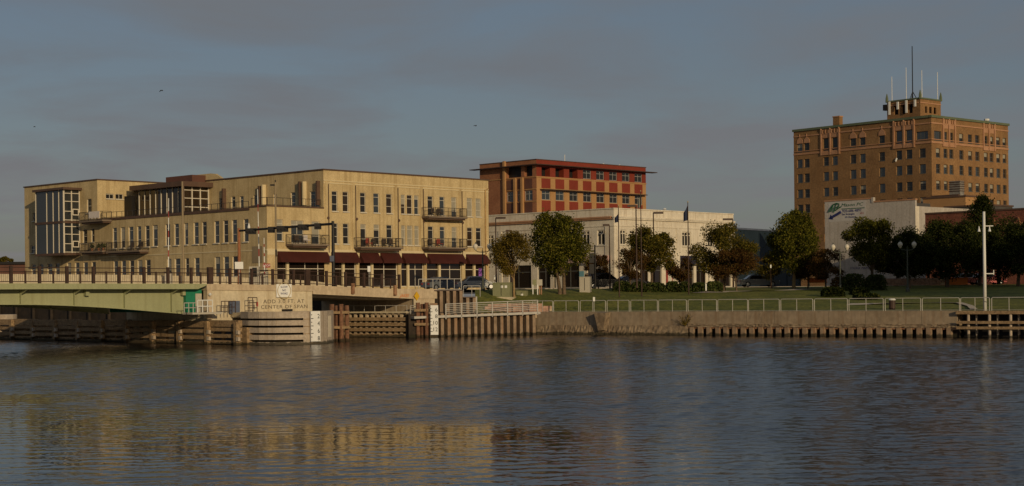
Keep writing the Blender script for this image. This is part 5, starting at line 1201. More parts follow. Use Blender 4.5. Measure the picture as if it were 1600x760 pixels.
# ---------------------------------------------------------------- sheet pile wall and walkway
w0, w1 = Vector(xy(688, 147.6, 510)), Vector(xy(831, 151.8, 510)); FS2 = Fr(w0, w1 - w0, ((w1 - w0).y, -(w1 - w0).x)); LW = (w1 - w0).length
spw = thing('sheet_pile_wall', 'rust streaked steel sheet pile wall under the railed walkway', 'retaining wall', FS2.p(LW / 2, 0, 0))
zsp = FS2.z(760, 489)
pan = MB(); pan.prism([(-.15, -.5), (.15, -.5), (.2, 0), (-.2, 0)], -1.5, zsp); pan_me = pan.mesh('sheet_pile', M['sheet'])
npl = int(LW / .665)
for k in range(npl + 1): inst('sheet_pile', pan_me, spw, FS2.p(k * LW / npl, 0, 0), FS2.rotz())
b = MB(); b.box(FS2, -3.2, LW + .4, -.6, -.02, -1.5, zsp); part('pile_web', b, M['tar'], spw)  # web colour paints in the shade of the recesses between piles
# upper sheet pile retaining wall behind the walkway
u0, u1 = Vector(xy(652, 150.2, 470)), Vector(xy(742, 152.0, 470)); FU = Fr(u0, u1 - u0, ((u1 - u0).y, -(u1 - u0).x)); LU = (u1 - u0).length
upw = thing('upper_sheet_pile_wall', 'upper steel sheet pile wall holding the street above the walkway', 'retaining wall', FU.p(LU / 2, 0, 1.9)); zu_a, zu_b = FU.z(690, 455.2), FU.z(735, 465.5)
s_step = FU.s(722, 460)
pa = MB(); pa.prism([(-.15, -.42), (.15, -.42), (.2, 0), (-.2, 0)], 1.9, zu_a); pa_me = pa.mesh('sheet_pile', M['sheet'])
pc = MB(); pc.prism([(-.15, -.42), (.15, -.42), (.2, 0), (-.2, 0)], 1.9, zu_b); pc_me = pc.mesh('sheet_pile', M['sheet'])
s = .3
while s < LU: 
    if FU.s(678, 460) < s or s < 1.5: inst('sheet_pile', pa_me if s < s_step else pc_me, upw, FU.p(s, .0, 0), FU.rotz())
    s += .66
b = MB(); b.box(FU, -1.2, s_step, -.5, -.01, 1.5, zu_a); b.box(FU, s_step, LU, -.5, -.01, 1.5, zu_b); part('pile_web', b, M['tar'], upw)  # same painted shade between the upper piles
b = MB(); b.box(FU, 1.2, FU.s(678, 460), .02, .25, 1.9, zu_a); part('flat_panel', b, M['abut'], upw)
b = MB(); b.box(FU, -1.2, s_step, -.5, .35, zu_a, zu_a + .12); b.box(FU, s_step, LU, -.5, .35, zu_b, zu_b + .1); part('cap', b, M['rail_brown'], upw)
b = MB(); p = FU.p(LU, .1, 0); b.tube([(p.x, p.y, 1.9), (p.x, p.y, FU.z(757, 465) + .1)], .2, 8); part('end_pile', b, M['galv'], upw)
simple_rail(upw, FU, .2, s_step, -.2, zu_a + .12, 1.05, 'galv', 7, (1.0, .05), r=.035); simple_rail(upw, FU, s_step + .2, LU + .6, -.2, zu_b + .1, 1.05, 'galv', 3, (1.0,), r=.03)
wk = thing('railed_walkway', 'galvanised walkway with many thin rails above the sheet piles', 'walkway', FS2.p(LW / 2, .5, zsp)); zk0, zk1 = FS2.z(690, 494, .8), FS2.z(828, 487.5, .8)
b = MB(); b.wedge(FS2, -3, LW + .5, -.4, .9, zk0 - .22, zk0, zk1 - .22, zk1); part('deck', b, M['galv'], wk)
b = MB()
for h in (1.1, .92, .75, .58, .41, .24): b.tube([FS2.p(.2, .85, zk0 + h), FS2.p(LW + .2, .85, zk1 + h)], .03 if h < 1.1 else .045, 5)
part('rails', b, M['galv'], wk)
for k in range(7):
    s = .2 + LW * k / 6; z = zk0 + (zk1 - zk0) * k / 6; b = MB(); b.box(FS2, s - .05, s + .05, .82, .9, z - .3, z + 1.12); part('rail_post', b, M['galv'], wk)
b = MB()
for h in (1.0, .8, .6, .4, .2): b.tube([FS2.p(-2.9, -.3, zk0 + h), FS2.p(-.6, -.3, zk0 + h)], .025, 4)
for q in (-2.9, -1.8, -.6): b.tube([FS2.p(q, -.3, zk0), FS2.p(q, -.3, zk0 + 1.0)], .035, 4)
part('rails', b, M['galv'], wk)
b0, b1 = Vector(xy(757, 152.3, 480)), Vector(xy(862, 153.4, 480)); FBw = Fr(b0, b1 - b0, ((b1 - b0).y, -(b1 - b0).x)); LB = (b1 - b0).length
blw = thing('low_brick_wall', 'low pinkish brick wall behind the walkway railing', 'wall', FBw.p(LB / 2, 0, 2.0)); mb_ = mat('pinkish_brick', (.36, .21, .15), (.44, .28, .20), 1.5, .9, fine=.3, fscale=4)
cs = [MB().abox(-.29, .29, -.12, .12, 0, .24).mesh('brick_block', mb_)]
zb0_ = 2.02; rows = 4
for r_ in range(rows):
    n_ = int(LB / .6)
    for k in range(n_):
        if r_ == rows - 1 and FBw.p(k * .6, 0, 0).x / 152 * FOC + 800 > 838: continue
        s = k * .6 + .3 + (.3 if r_ % 2 else 0)
        if s > LB - .3: continue
        inst('brick_block', cs[0], blw, FBw.p(s, random.uniform(-.015, .015), zb0_ + r_ * .25), FBw.rotz())
b = MB(); b.box(FBw, 0, LB, -.1, .08, 1.6, zb0_ + .70); part('mortar_core', b, M['abut'], blw)

# ---------------------------------------------------------------- concrete quay
qw = thing('quay_wall', 'weathered concrete quay wall with crumbling ledge below the park', 'quay wall', QY.p(QY.s(1160, 500), 0, 0))
zq = QY.z(1150, 486.8); sa, sm_, se = QY.s(833, 500), QY.s(1076, 500), QY.s(1496, 500)
joints = [833, 880, 921, 955, 1004, 1076, 1166, 1210, 1295, 1352, 1440, 1496]
random.seed(3)
def rough_block(s0, s1, n0, n1, z0, z1, amp, name, m, nx=14, nz=4):
    """block with an uneven, broken front and lower edge"""
    b = MB(); 
    for j in range(nz + 1):
        for i in range(nx + 1):
            e = amp if 0 < i < nx else amp * .3
            b.v.append(QY.p(s0 + (s1 - s0) * i / nx, n1 + random.uniform(-e, e) * (.2 if j == nz else 1), z0 + (z1 - z0) * j / nz + (random.uniform(-e, e) * .6 if 0 < j < nz or j == 0 else 0)))
    for j in range(nz):
        for i in range(nx): a = j * (nx + 1) + i; b.f.append([a, a + 1, a + nx + 2, a + nx + 1]); b.m.append(0)
    base = nz * (nx + 1)
    for i in range(nx):   # top and bottom closing strips
        k = len(b.v); b.v += [QY.p(s0 + (s1 - s0) * i / nx, n0, z1), QY.p(s0 + (s1 - s0) * (i + 1) / nx, n0, z1), QY.p(s0 + (s1 - s0) * i / nx, n0, z0), QY.p(s0 + (s1 - s0) * (i + 1) / nx, n0, z0)]
        b.f += [[base + i, base + i + 1, k + 1, k], [i, k + 2, k + 3, i + 1]]; b.m += [0, 0]
    for i, j0 in ((0, 0), (nx, 0)):
        k = len(b.v); s = s0 if i == 0 else s1; b.v += [QY.p(s, n0, z0), QY.p(s, n0, z1)]; b.f.append([i] + [i + j * (nx + 1) for j in range(1, nz + 1)] + [k + 1, k]); b.m.append(0)
    return part(name, b, m, qw)
for j0, j1 in zip(joints, joints[1:]):
    s0, s1 = QY.s(j0, 500) + .015, QY.s(j1, 500) - .015; rest = j0 >= 1076
    rough_block(s0, s1, -1.2, random.uniform(-.012, .012), .95 if rest else .85, zq, .008, 'wall_block', M['quay'])
    rough_block(s0, s1, -.6, .2 if rest else .16, .78 if rest else -.6, 1.08 if rest else .92, .05 if rest else .06, 'ledge_block', M['quay_dark'], 18, 5)
b = MB(); b.box(QY, sa - .5, sm_, -.9, -.02, -1, .9); b.box(QY, sm_, se, -.9, -.25, -1, .95); part('core', b, M['tar'], qw)  # core colour imitates shade behind the ledge and quay piles
# buttress with its slanting foot
sb0, sb1 = QY.s(936, 500), QY.s(954, 500); b = MB()
b.add([QY.p(sb0, .02, zq - .02), QY.p(sb1, .02, zq - .02), QY.p(sb1, .9, zq - .1), QY.p(sb0, .9, zq - .1), QY.p(sb0 + .1, .02, .35), QY.p(sb1 - .3, .02, .35), QY.p(sb1 - .5, .5, .45), QY.p(sb0 + .2, .55, .4)],
      [(0, 1, 2, 3), (3, 2, 6, 7), (0, 3, 7, 4), (1, 5, 6, 2), (4, 7, 6, 5)]); part('buttress', b, M['quay_dark'], qw)
pq = MB(); pq.prism([(-.2, -.34), (.2, -.34), (.23, 0), (-.23, 0)], -1.2, .77); pq_me = pq.mesh('sheet_pile', M['sheet']); pq2 = MB(); pq2.prism([(-.09, -.2), (.09, -.2), (.13, 0), (-.13, 0)], -1.2, .77); pq2_me = pq2.mesh('sheet_pile', M['rust'])
s = sm_ + .4; k = 0
while s < se - .2: inst('sheet_pile', pq_me, qw, QY.p(s, -.12 + random.uniform(-.03, .03), random.uniform(-.04, 0)), QY.rotz()); s += .86 + random.uniform(-.05, .05)
b = MB(); b.box(QY, sm_, se, -.02, .12, .62, .76); part('rusty_waling', b, M['rust'], qw)
# railing along the quay, panel by panel
qr = thing('quay_railing', 'long galvanised railing of looped panels along the quay edge', 'railing', QY.p(QY.s(1200, 480), -.35, zq))
pans = [(832, 863.5), (865, 904), (906.5, 946), (948.5, 983), (985.5, 1027), (1029, 1072.5), (1075, 1119.5), (1121.5, 1168), (1169.5, 1217.5), (1220, 1270), (1272.5, 1324), (1326.5, 1380), (1383, 1438.5), (1441, 1499), (1501, 1546), (1549.5, 1604), (1607, 1664)]
for a, b_ in pans:
    s0, s1 = QY.s(a, 478, -.35), QY.s(b_, 478, -.35); P = lambda s, h: QY.p(s, -.35, zq + h); b = MB(); r = .032
    b.tube([P(s0, -.02), P(s0, .97), P(s0 + .03, 1.04), P(s0 + .1, 1.07), P(s1 - .1, 1.07), P(s1 - .03, 1.04), P(s1, .97), P(s1, -.02)], r, 6); o = part('railing_panel', b, M['galv'], qr)
    b = MB(); m_ = (s0 + s1) / 2; b.tube([P(m_, -.02), P(m_, 1.07)], r * .85, 6); part('mid_post', b, M['galv'], o)
    b = MB(); b.tube([P(s0, .06), P(s1, .06)], .015, 4); part('toe_cable', b, M['galv'], o)
b = MB(); p = QY.p(QY.s(925.5, 470), -.3, zq); b.tube([p, p + Vector((0, 0, 1.2))], .03, 5); t_ = thing('quay_notice', 'small pale notice plate on a post at the quay railing', 'sign', p); part('post', b, M['galv'], t_)
b = MB(); b.abox(p.x - .1, p.x + .1, p.y - .05, p.y - .035, zq + 1.0, zq + 1.4); part('plate', b, M['white_pole'], t_)
# timber dock at the right end
dk = thing('timber_dock', 'timber dock with dark posts and cross beams at the right end of the quay', 'dock', QY.p(se + 4, .2, 0)); sd1 = QY.s(1760, 500)
b = MB(); b.box(QY, se + .02, sd1, -2.4, .45, zq - .28, zq - .02); part('deck', b, M['timber'], dk)
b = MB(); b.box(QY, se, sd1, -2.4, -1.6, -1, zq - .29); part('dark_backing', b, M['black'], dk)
for z in (zq - .95, zq - 1.4): b = MB(); b.box(QY, se + .1, sd1, .38, .6, z - .11, z + .11); part('cross_beam', b, M['timber'], dk)
k = 0
for px in range(1513, 1760, 33):
    for dx, r, n_ in ((0, .13, .3), (13, .11, -.4)):
        s = QY.s(px + dx, 500, n_); b = MB(); b.tube([QY.p(s, n_, -1.2), QY.p(s, n_, zq - .3)], [r, r * .95], 8); part('dock_post', b, M['nose_timber'], dk)

# ---------------------------------------------------------------- trees
random.seed(11)
GREEN = leafmat('green_leaves', [(.024, .030, .005), (.068, .074, .010), (.13, .122, .017), (.21, .175, .03)], .3)
GOLD = leafmat('golden_brown_leaves', [(.065, .048, .009), (.12, .085, .014), (.18, .125, .022), (.24, .17, .035)], .3)
RUST = leafmat('rusty_brown_leaves', [(.045, .022, .009), (.085, .042, .013), (.125, .066, .02), (.10, .08, .022)], .3)
MIX = leafmat('turning_leaves', [(.034, .036, .007), (.082, .074, .012), (.14, .112, .018), (.19, .135, .026)], .3)
DARK = leafmat('dark_evergreen_needles', [(.010, .016, .005), (.022, .030, .008), (.040, .048, .012), (.07, .072, .018)], .15)
SHRUB = M['leaf_shrub']
def tree(name, label, px, Y, box, leaf, n=7000, trunk='bark', group=None, r=.16, lobes=16, size=(.11, .2), conical=False, hollow=.55, stems=1, ground=None, dens=None, seed=0):
    """box: crown extent in the picture (px0, px1, ytop, ybottom); built at its real size at distance Y"""
    random.seed(seed + int(px))
    base = g_at(px, Y) if ground is None else Vector((*xy(px, Y), ground))
    px0, px1, y0, y1 = box
    zt_, zb_ = at(px, y0, Y).z, at(px, y1, Y).z; rx = (px1 - px0) / 2 * Y / FOC * 1.1; cx = at((px0 + px1) / 2, y0, Y).x
    rz = (zt_ - zb_) / 2; cen_ = Vector((cx, base.y, (zt_ + zb_) / 2))
    t = thing(name, label, 'tree', base, group)
    L = []; lobes = int(lobes * 1.6)
    for i in range(lobes):
        for _ in range(60):
            d = Vector((random.uniform(-1, 1), random.uniform(-1, 1), random.uniform(-1, 1)))
            if .05 < d.length < 1: break
        d = d.normalized() * random.uniform(.5, 1.0)
        f = 1.0
        if conical: f = max(.12, 1 - (d.z + 1) / 2 * .95)
        lr = random.uniform(.17, .36)
        L.append((Vector((d.x * rx * (1 - lr * .6) * f, d.y * rx * (1 - lr * .6) * f, d.z * rz * (1 - lr * .75))), lr * (f if conical else 1)))
    if conical:
        for q in (.35, .5, .65, .78, .9): L += [(Vector((random.uniform(-.05, .05) * rx, random.uniform(-.05, .05) * rx, q * rz)), .55 * (1 - q) + .13)] * 2
    # limbs
    T = MB(); hgt = zt_ - base.z
    for sidx in range(stems):
        off = Vector(((sidx - (stems - 1) / 2) * .45, random.uniform(-.2, .2), 0))
        top = Vector((cx + off.x * .5, base.y + off.y, zb_ + (zt_ - zb_) * .7)); m1 = base + off + (top - base) * .35 + Vector((random.uniform(-.15, .15), random.uniform(-.15, .15), 0))
        T.tube([base + off + Vector((0, 0, -.2)), base + off + Vector((0, 0, .4)), m1, top], [r * 1.25, r, r * .75, r * .2], 8)
    part('trunk', T, M[trunk], t)
    Bm = MB()
    for d, lr in L:
        e = cen_ + d; zs = max(base.z + hgt * .22, min(e.z - .3, zb_ + random.uniform(0, .45) * (zt_ - zb_)))
        st = Vector((base.x + (cx - base.x) * min(1, (zs - base.z) / max(.1, hgt)), base.y, zs)); md = st.lerp(e, .55) + Vector((random.uniform(-.2, .2), random.uniform(-.2, .2), .15))
        Bm.tube([st, md, e], [r * .42, r * .26, r * .08], 5)
    part('limbs', Bm, M[trunk], t)
    K = MB(); per = int(n * 2.3) // lobes
    for d, lr in L:
        for _ in range(per):
            q = Vector((random.gauss(0, 1), random.gauss(0, 1), random.gauss(0, 1))).normalized() * (hollow + (1.08 - hollow) * random.random() ** .7) * (1.0 + .12 * random.gauss(0, 1)) * (random.uniform(1.1, 1.45) if random.random() < .16 else 1)
            p = cen_ + d + Vector((q.x * rx * lr, q.y * rx * lr, q.z * min(rz, rx * 1.25) * lr * .9))
            leafquad(K, p, random.uniform(*size) * .62)
    part('crown', K, leaf, t)
    return t
tree('broadleaf_tree', 'tall rounded green tree in front of the white corner building', 878, 163, (826, 916, 326, 441), GREEN, 11000, lobes=26, r=.2, stems=2, size=(.11, .2))
tree('ornamental_tree', 'small golden brown tree beside the green transformer box', 803, 158.5, (758, 842, 358, 438), GOLD, 5200, lobes=20, r=.12, trunk='pale_bark', size=(.09, .17), hollow=.35)
tree('broadleaf_tree', 'half turned tree with a green top behind the two dark flagpoles', 1018, 170, (975, 1056, 351, 432), MIX, 6800, lobes=18, r=.16, hollow=.4)
tree('ornamental_tree', 'low bare rusty brown tree left of the half turned tree', 985, 168, (950, 1022, 385, 440), RUST, 2600, lobes=14, r=.1, hollow=.25, size=(.08, .15))
tree('broadleaf_tree', 'wide olive topped rusty tree right of the blue flag', 1131, 172, (1084, 1180, 342, 440), MIX, 7600, lobes=22, r=.17, hollow=.4)
tree('ornamental_tree', 'low rusty brown tree under the wide olive tree', 1150, 170, (1100, 1190, 385, 442), RUST, 4200, lobes=16, r=.1, hollow=.3, size=(.09, .16))
tree('broadleaf_tree', 'tall dark green tree with a pale trunk left of the wall sign', 1240, 176, (1194, 1284, 324, 438), GREEN, 10500, lobes=26, r=.2, trunk='pale_bark', size=(.12, .22))
tree('ornamental_tree', 'small rust red tree under the wall sign building', 1290, 172, (1258, 1326, 388, 440), RUST, 3600, lobes=14, r=.1, hollow=.3, size=(.09, .16))
tree('broadleaf_tree', 'rounded dark green tree covering the lower part of the wall sign', 1362, 172, (1320, 1404, 334, 428), GREEN, 9500, lobes=22, r=.2)
tree('evergreen_tree', 'dense dark evergreen beside the twin globe lamp at the right', 1420, 172, (1380, 1462, 352, 440), DARK, 8000, lobes=20, r=.2)
tree('evergreen_tree', 'broad dark evergreen in front of the red brick hall', 1480, 174, (1432, 1530, 328, 440), DARK, 9000, lobes=22, r=.22)
tree('evergreen_tree', 'tallest pointed dark evergreen rising behind the white lamp pole', 1531, 178, (1484, 1584, 310, 442), DARK, 10500, lobes=26, r=.22, conical=True)
tree('evergreen_tree', 'dark evergreen cut by the right picture edge', 1590, 172, (1545, 1640, 338, 440), DARK, 8000, lobes=20, r=.2)
for px_, Y_, bx, lb in ((1450, 186, (1405, 1500, 362, 441), 'dark evergreen behind the low garden wall, left of the orange container'), (1508, 188, (1465, 1560, 338, 441), 'dark evergreen behind the orange container'), (1560, 184, (1515, 1606, 332, 441), 'dark evergreen between the white light mast and the right edge'), (1400, 182, (1368, 1440, 372, 441), 'low spreading dark evergreen left of the twin globe lamp'), (1604, 180, (1570, 1650, 365, 441), 'dark evergreen half outside the right edge, behind the front one')):
    tree('evergreen_tree', lb, px_, Y_, bx, DARK, 6500, lobes=18, r=.2)
# unseen tall trees added right of the frame to shade lawn and evergreens
for i, (x, y, h, rr) in enumerate(((54, 132, 17, 6.0), (60, 127, 20, 7.0), (69, 121, 19, 7.0), (80, 114, 20, 7.5))):
    pxx = 800 + FOC * x / y; w = rr * FOC / y; zt__ = lawn_z((x, y)) ; 
    ytop = HY - (zt__ + h - CAMZ) * FOC / y - .0109 * (pxx - 800); ybot = HY - (zt__ + 3.0 - CAMZ) * FOC / y - .0109 * (pxx - 800)
    tree('shade_tree', ['tall shade tree nearest the timber dock beyond the right edge', 'second tall shade tree beyond the right edge', 'third tall shade tree beyond the right edge', 'last tall shade tree beyond the right edge'][i], pxx, y, (pxx - w, pxx + w, ytop, ybot), GREEN, 9000, lobes=24, r=.3, size=(.3, .5), group='shade trees along the quay')
# distant trees on the far left bank
tree('distant_tree', 'distant yellowish tree beside the long dark shed', 12, 310, (0, 22, 400, 416), MIX, 900, lobes=8, r=.2, ground=Z_ST, size=(.3, .5))
tree('distant_tree', 'distant green tree at the left picture edge', -8, 320, (-24, 6, 402, 418), GREEN, 900, lobes=8, r=.2, ground=Z_ST, size=(.3, .5))
for px_, Y_, bx, lf, lb in ((1062, 171, (1040, 1086, 398, 444), RUST, 'thin rusty brown shrub tree left of the navy flag pole'), (1205, 178, (1176, 1232, 385, 442), MIX, 'dull green small tree between the sedan and the tall dark green tree'), (1262, 176, (1232, 1292, 396, 442), RUST, 'rusty small tree at the foot of the tall dark green tree'), (935, 185, (915, 958, 395, 440), RUST, 'thin brown small tree behind the street signal')):
    tree('ornamental_tree', lb, px_, Y_, bx, lf, 2600, lobes=12, r=.08, hollow=.25, size=(.09, .16))
# hedge bushes
def shrub(px0, px1, ytop, Y, label, leaf=SHRUB, n=1500, name='clipped_bush', deep=1.0):
    pc = (px0 + px1) / 2; base = g_at(pc, Y); random.seed(int(pc)); zt_ = at(pc, ytop, Y).z; w = (px1 - px0) / 2 * Y / FOC; h = max(.5, zt_ - base.z)
    t = thing(name, label, 'bush', base, 'clipped bushes at the top of the lawn' if name == 'clipped_bush' else None); K = MB()
    for _ in range(n):
        q = Vector((random.uniform(-1, 1), random.uniform(-1, 1), random.uniform(0, 1))); q2 = Vector((q.x, q.y, q.z * 1.0)); k = max(abs(q.x) ** 3 + abs(q.z) ** 4, .001)
        if k > 1: continue
        leafquad(K, base + Vector((q.x * w, q.y * deep, q.z * h)), random.uniform(.08, .15))
    part('foliage', K, leaf, t); b = MB()
    for k in range(3): b.tube([base + Vector((0, 0, -.1)), base + Vector(((k - 1) * w * .5, random.uniform(-.3, .3), h * .7))], [.05, .02], 5)
    part('stems', b, M['bark'], t)
for i, (a, b_) in enumerate(((958, 986), (986, 1008), (1008, 1040), (1041, 1060), (1061, 1079), (1081, 1102), (1103, 1128))):
    shrub(a, b_, 440 + (i % 3), 168, ['first', 'second', 'third', 'fourth', 'fifth', 'sixth', 'seventh'][i] + ' clipped bush of the hedge row, counted from the dark parked car')
shrub(1284, 1318, 449, 156, 'low dark round bush below the twin globe lamp by the wall sign', DARK, 1800, 'round_bush'); shrub(1330, 1356, 450, 158, 'low dark bush right of the round bush on the lawn', DARK, 1500, 'lawn_bush'); shrub(1316, 1352, 428, 168, 'green bush at the foot of the white painted wall', SHRUB, 1600, 'wall_bush'); shrub(1352, 1384, 429, 168, 'dark green bush under the rounded tree by the white wall', SHRUB, 1600, 'wall_bush')
shrub(1300, 1330, 432, 170, 'brownish bush under the rust red tree', RUST, 1300, 'autumn_bush'); shrub(1335, 1372, 462, 150, 'dark low bed of plants by the quay railing', DARK, 1500, 'plant_bed')
# weeds growing out of the quay wall
K = MB(); p0 = QY.p(QY.s(1073, 505), .25, .85); random.seed(5); wd = thing('dry_weeds', 'dry weeds growing out of the quay wall ledge', 'weeds', p0)
for _ in range(26):
    a = random.uniform(-1.3, 1.3); l_ = random.uniform(.5, 1.35); q = p0 + Vector((math.sin(a) * l_ * .9, -.1 + random.uniform(-.2, .2), math.cos(a) * l_)); K.tube([p0, p0.lerp(q, .5) + Vector((0, 0, .12)), q], [.016, .012, .005], 3)
    for _ in range(7): leafquad(K, p0.lerp(q, random.uniform(.4, 1)) + Vector((random.uniform(-.06, .06), random.uniform(-.06, .06), random.uniform(-.06, .06))), random.uniform(.025, .06))
part('foliage', K, GOLD, wd)

# ---------------------------------------------------------------- street furniture
def twin_lamp(px, Y, ytop, label, z=None, banner=False):
    base = g_at(px, Y) if z is None else Vector((*xy(px, Y), z)); zt_ = at(px, ytop, Y).z; h = zt_ - base.z
    t = thing('twin_globe_lamp', label, 'street lamp', base, 'twin globe street lamps'); b = MB()
    b.lathe(base, [(.22, 0), (.22, .3), (.13, .45), (.1, .9), (.075, h * .5), (.06, h - .8)], 10); part('post', b, M['lamp_green'], t)
    b = MB(); zz = base.z + h - .85; b.tube([(base.x - .72, base.y, zz + .12), (base.x - .5, base.y, zz - .05), (base.x, base.y, zz - .1), (base.x + .5, base.y, zz - .05), (base.x + .72, base.y, zz + .12)], .045, 6); b.tube([(base.x, base.y, zz - .3), (base.x, base.y, zz + .35)], [.05, .02], 6); part('cross_arm', b, M['lamp_green'], t)
    for sx_ in (-.72, .72):
        b = MB(); c_ = Vector((base.x + sx_, base.y, zz + .12)); b.lathe(c_, [(.07, 0), (.12, .08), (.2, .2), (.26, .36), (.24, .5), (.14, .62), (.06, .68)], 10); g = part('globe', b, M['globe'], t, smooth=True); b = MB(); b.lathe(c_ + Vector((0, 0, .66)), [(.09, 0), (.05, .08), (.02, .2)], 8); part('finial', b, M['lamp_green'], g)
    if banner: b = MB(); b.abox(base.x - .42, base.x - .1, base.y - .02, base.y + .02, base.z + 1.5, base.z + 2.3); part('banner', b, M['purple'], t)
twin_lamp(754.5, 161, 380, 'twin globe lamp with a purple banner at the end of the burgundy awnings', banner=True)
twin_lamp(1313, 164, 381, 'twin globe lamp in front of the white painted wall'); twin_lamp(1418, 162, 377, 'twin globe lamp among the dark evergreens')
def street_light(px, ytop, Y, label, side=1, z=Z_ST, arm=1.1):
    base = Vector((*xy(px, Y), z)); zt_ = at(px, ytop, Y).z; t = thing('street_light', label, 'street light', base, 'box headed street lights'); b = MB(); b.tube([base, (base.x, base.y, zt_)], [.1, .06], 8); part('pole', b, M['rail_brown'], t)
    b = MB(); b.abox(base.x if side > 0 else base.x - arm, base.x + arm if side > 0 else base.x, base.y - .16, base.y + .16, zt_ - .1, zt_ + .12); part('lamp_head', b, M['rail_brown'], t)
street_light(775.5, 341, 172, 'brown street light standing against the narrow end of the cream building'); street_light(800, 361, 186, 'shorter brown street light behind the golden tree', -1, arm=.7); street_light(953, 352, 172, 'brown street light at the corner of the white building', -1, arm=.7)
street_light(995, 322, 165, 'brown street light touching the pale flag', -1, arm=.9); street_light(1022, 333, 174, 'brown street light above the half turned tree'); street_light(1146, 343, 176, 'brown street light at the far end of the white building', -1)
def flagpole(px, ytop, Y, m, label, fw, fy0, fy1):
    base = g_at(px, Y); zt_ = at(px, ytop, Y).z; t = thing('flagpole', label, 'flagpole', base, 'flagpoles on the lawn'); b = MB(); b.tube([base, (base.x, base.y, zt_)], [.075, .04], 8); part('pole', b, M['rail_brown'], t)
    b = MB(); b.lathe((base.x, base.y, zt_), [(.02, 0), (.09, .08), (.02, .17)], 8); part('ball', b, M['gold'], t)
    b = MB(); z1, z0 = at(px, fy0, Y).z, at(px, fy1, Y).z; n = 7
    for i in range(n + 1):
        f = i / n; x = base.x - fw * f * Y / FOC; yy = base.y + .12 * math.sin(f * 9)
        b.v += [Vector((x, yy, z1 - (z1 - z0) * .55 * f ** .8 * 1.0)), Vector((x, yy + .05, z0 - (z1 - z0) * .1 * f))]
    for i in range(n): b.f.append([2 * i, 2 * i + 1, 2 * i + 3, 2 * i + 2]); b.m.append(0)
    part('flag', b, M[m], t)
flagpole(967.5, 323, 160, 'flag_blue', 'flagpole with a limp dark blue flag in front of the white corner', 6, 333, 347)
flagpole(1002.5, 300, 161, 'flag_pale', 'tall flagpole with a pale grey flag in front of the red block', 5, 304, 324)
flagpole(1076, 317, 162, 'flag_blue', 'flagpole with a dark navy flag against the white wall', 7, 320, 344)
# tall white mast at the quay, right
b0 = QY.p(QY.s(1539, 484, -1.2), -1.2, zq - .02); zt_ = at(1533, 331, b0.y).z
t = thing('white_light_mast', 'tall white light mast with small cross arms at the quay edge', 'light mast', b0); b = MB(); b.tube([b0, (b0.x, b0.y, zt_)], [.15, .105], 12); part('mast', b, M['white_pole'], t, smooth=True)
for y_, L_, lamp in ((353.5, .75, True), (428, .75, False)):
    z_ = at(1535, y_, b0.y).z; b = MB(); b.tube([(b0.x, b0.y, z_), (b0.x + L_, b0.y, z_)], .045, 6); part('cross_arm', b, M['white_pole'], t)
    if lamp:
        for dx in (-.42, .45): b = MB(); b.tube([(b0.x + dx, b0.y, z_ - .02), (b0.x + dx, b0.y, z_ - .2), (b0.x + dx, b0.y, z_ - .45)], [.03, .06, .13], 8); part('floodlight', b, M['white_pole'], t)
    else: b = MB(); b.tube([(b0.x + L_, b0.y, z_ - .1), (b0.x + L_, b0.y, z_ + .3)], .04, 6); part('bracket', b, M['white_pole'], t)
# signal gantry over the bridge
gr_ = thing('signal_gantry', 'black traffic signal gantry spanning the bridge roadway in front of the cream building', 'traffic signal', BR.p(BR.s(521, 430, -.6), -.6, zd(30))); pR = BR.p(BR.s(521, 430, -.6), -.6, 0); FRr = BR.off(-13.5); sL = FRr.s(374, 430); pL = FRr.p(sL, 0, 0)
zR = at(521, 350, pR.y).z; zL = at(374, 361, pL.y).z
for p, z1, px_ in ((pR, zR, 521), (pL, zL, 374)): b = MB(); b.tube([(p.x, p.y, 4.6), (p.x, p.y, z1 + .25)], [.17, .13], 8); part('post', b, M['black'] if px_ == 521 else M['brown_brick'], gr_)
b = MB(); b.tube([(pL.x, pL.y, zL), (pR.x, pR.y, zR)], [.10, .12], 8); part('beam', b, M['black'], gr_)
for f, r in ((.14, .5), (.36, .32), (.48, .55), (.70, .5), (.85, .32)):
    p = Vector((pL.x, pL.y, zL)).lerp(Vector((pR.x, pR.y, zR)), f); b = MB(); b.abox(p.x - r, p.x + r, p.y - .3, p.y - .1, p.z - .42, p.z + .15); h = part('signal_head', b, M['black'], gr_)
    for q in (-.6, 0, .6): b = MB(); b.tube([(p.x + q * r, p.y - .3, p.z - .14), (p.x + q * r, p.y - .45, p.z - .14)], .11, 8); part('visor', b, M['black'], h)
b = MB(); b.abox(pR.x - .28, pR.x + .1, pR.y - .25, pR.y - .18, at(518, 409, pR.y).z, at(518, 400, pR.y).z); part('backing_plate', b, M['bluegrey'], gr_)
b = MB(); b.lathe((pL.x + 1.0, pL.y - .2, zL + .12), [(.12, 0), (.14, .2), (.08, .45), (.03, .6)], 8); part('beacon', b, M['white_pole'], gr_)
def gate(px0, px1, ytop, ybase, n_, label):
    fr = BR.off(n_); s, z0 = fr.sz(px0, ybase); base = fr.p(s, 0, zd(s)); t = thing('raised_bridge_gate', label, 'barrier gate', base, 'raised barrier gates on the bridge')
    b = MB(); b.abox(base.x - .3, base.x + .3, base.y - .25, base.y + .25, base.z, base.z + 1.15); part('housing', b, M['cab_grey'], t)
    top = at(px1, ytop, base.y); a0 = Vector((base.x + .05, base.y - .3, base.z + .9)); n = 12
    for k in range(n):
        p, q = a0.lerp(top, k / n), a0.lerp(top, (k + 1) / n); b = MB(); b.tube([p, q], .055 - .002 * k, 6); part('arm_band', b, M['white_pole'] if k % 3 else M['gate_red'], t)
    b = MB(); b.abox(base.x - .38, base.x + .38, base.y - .32, base.y - .26, base.z + 1.2, base.z + 1.32); part('crossbar', b, M['black'], t)
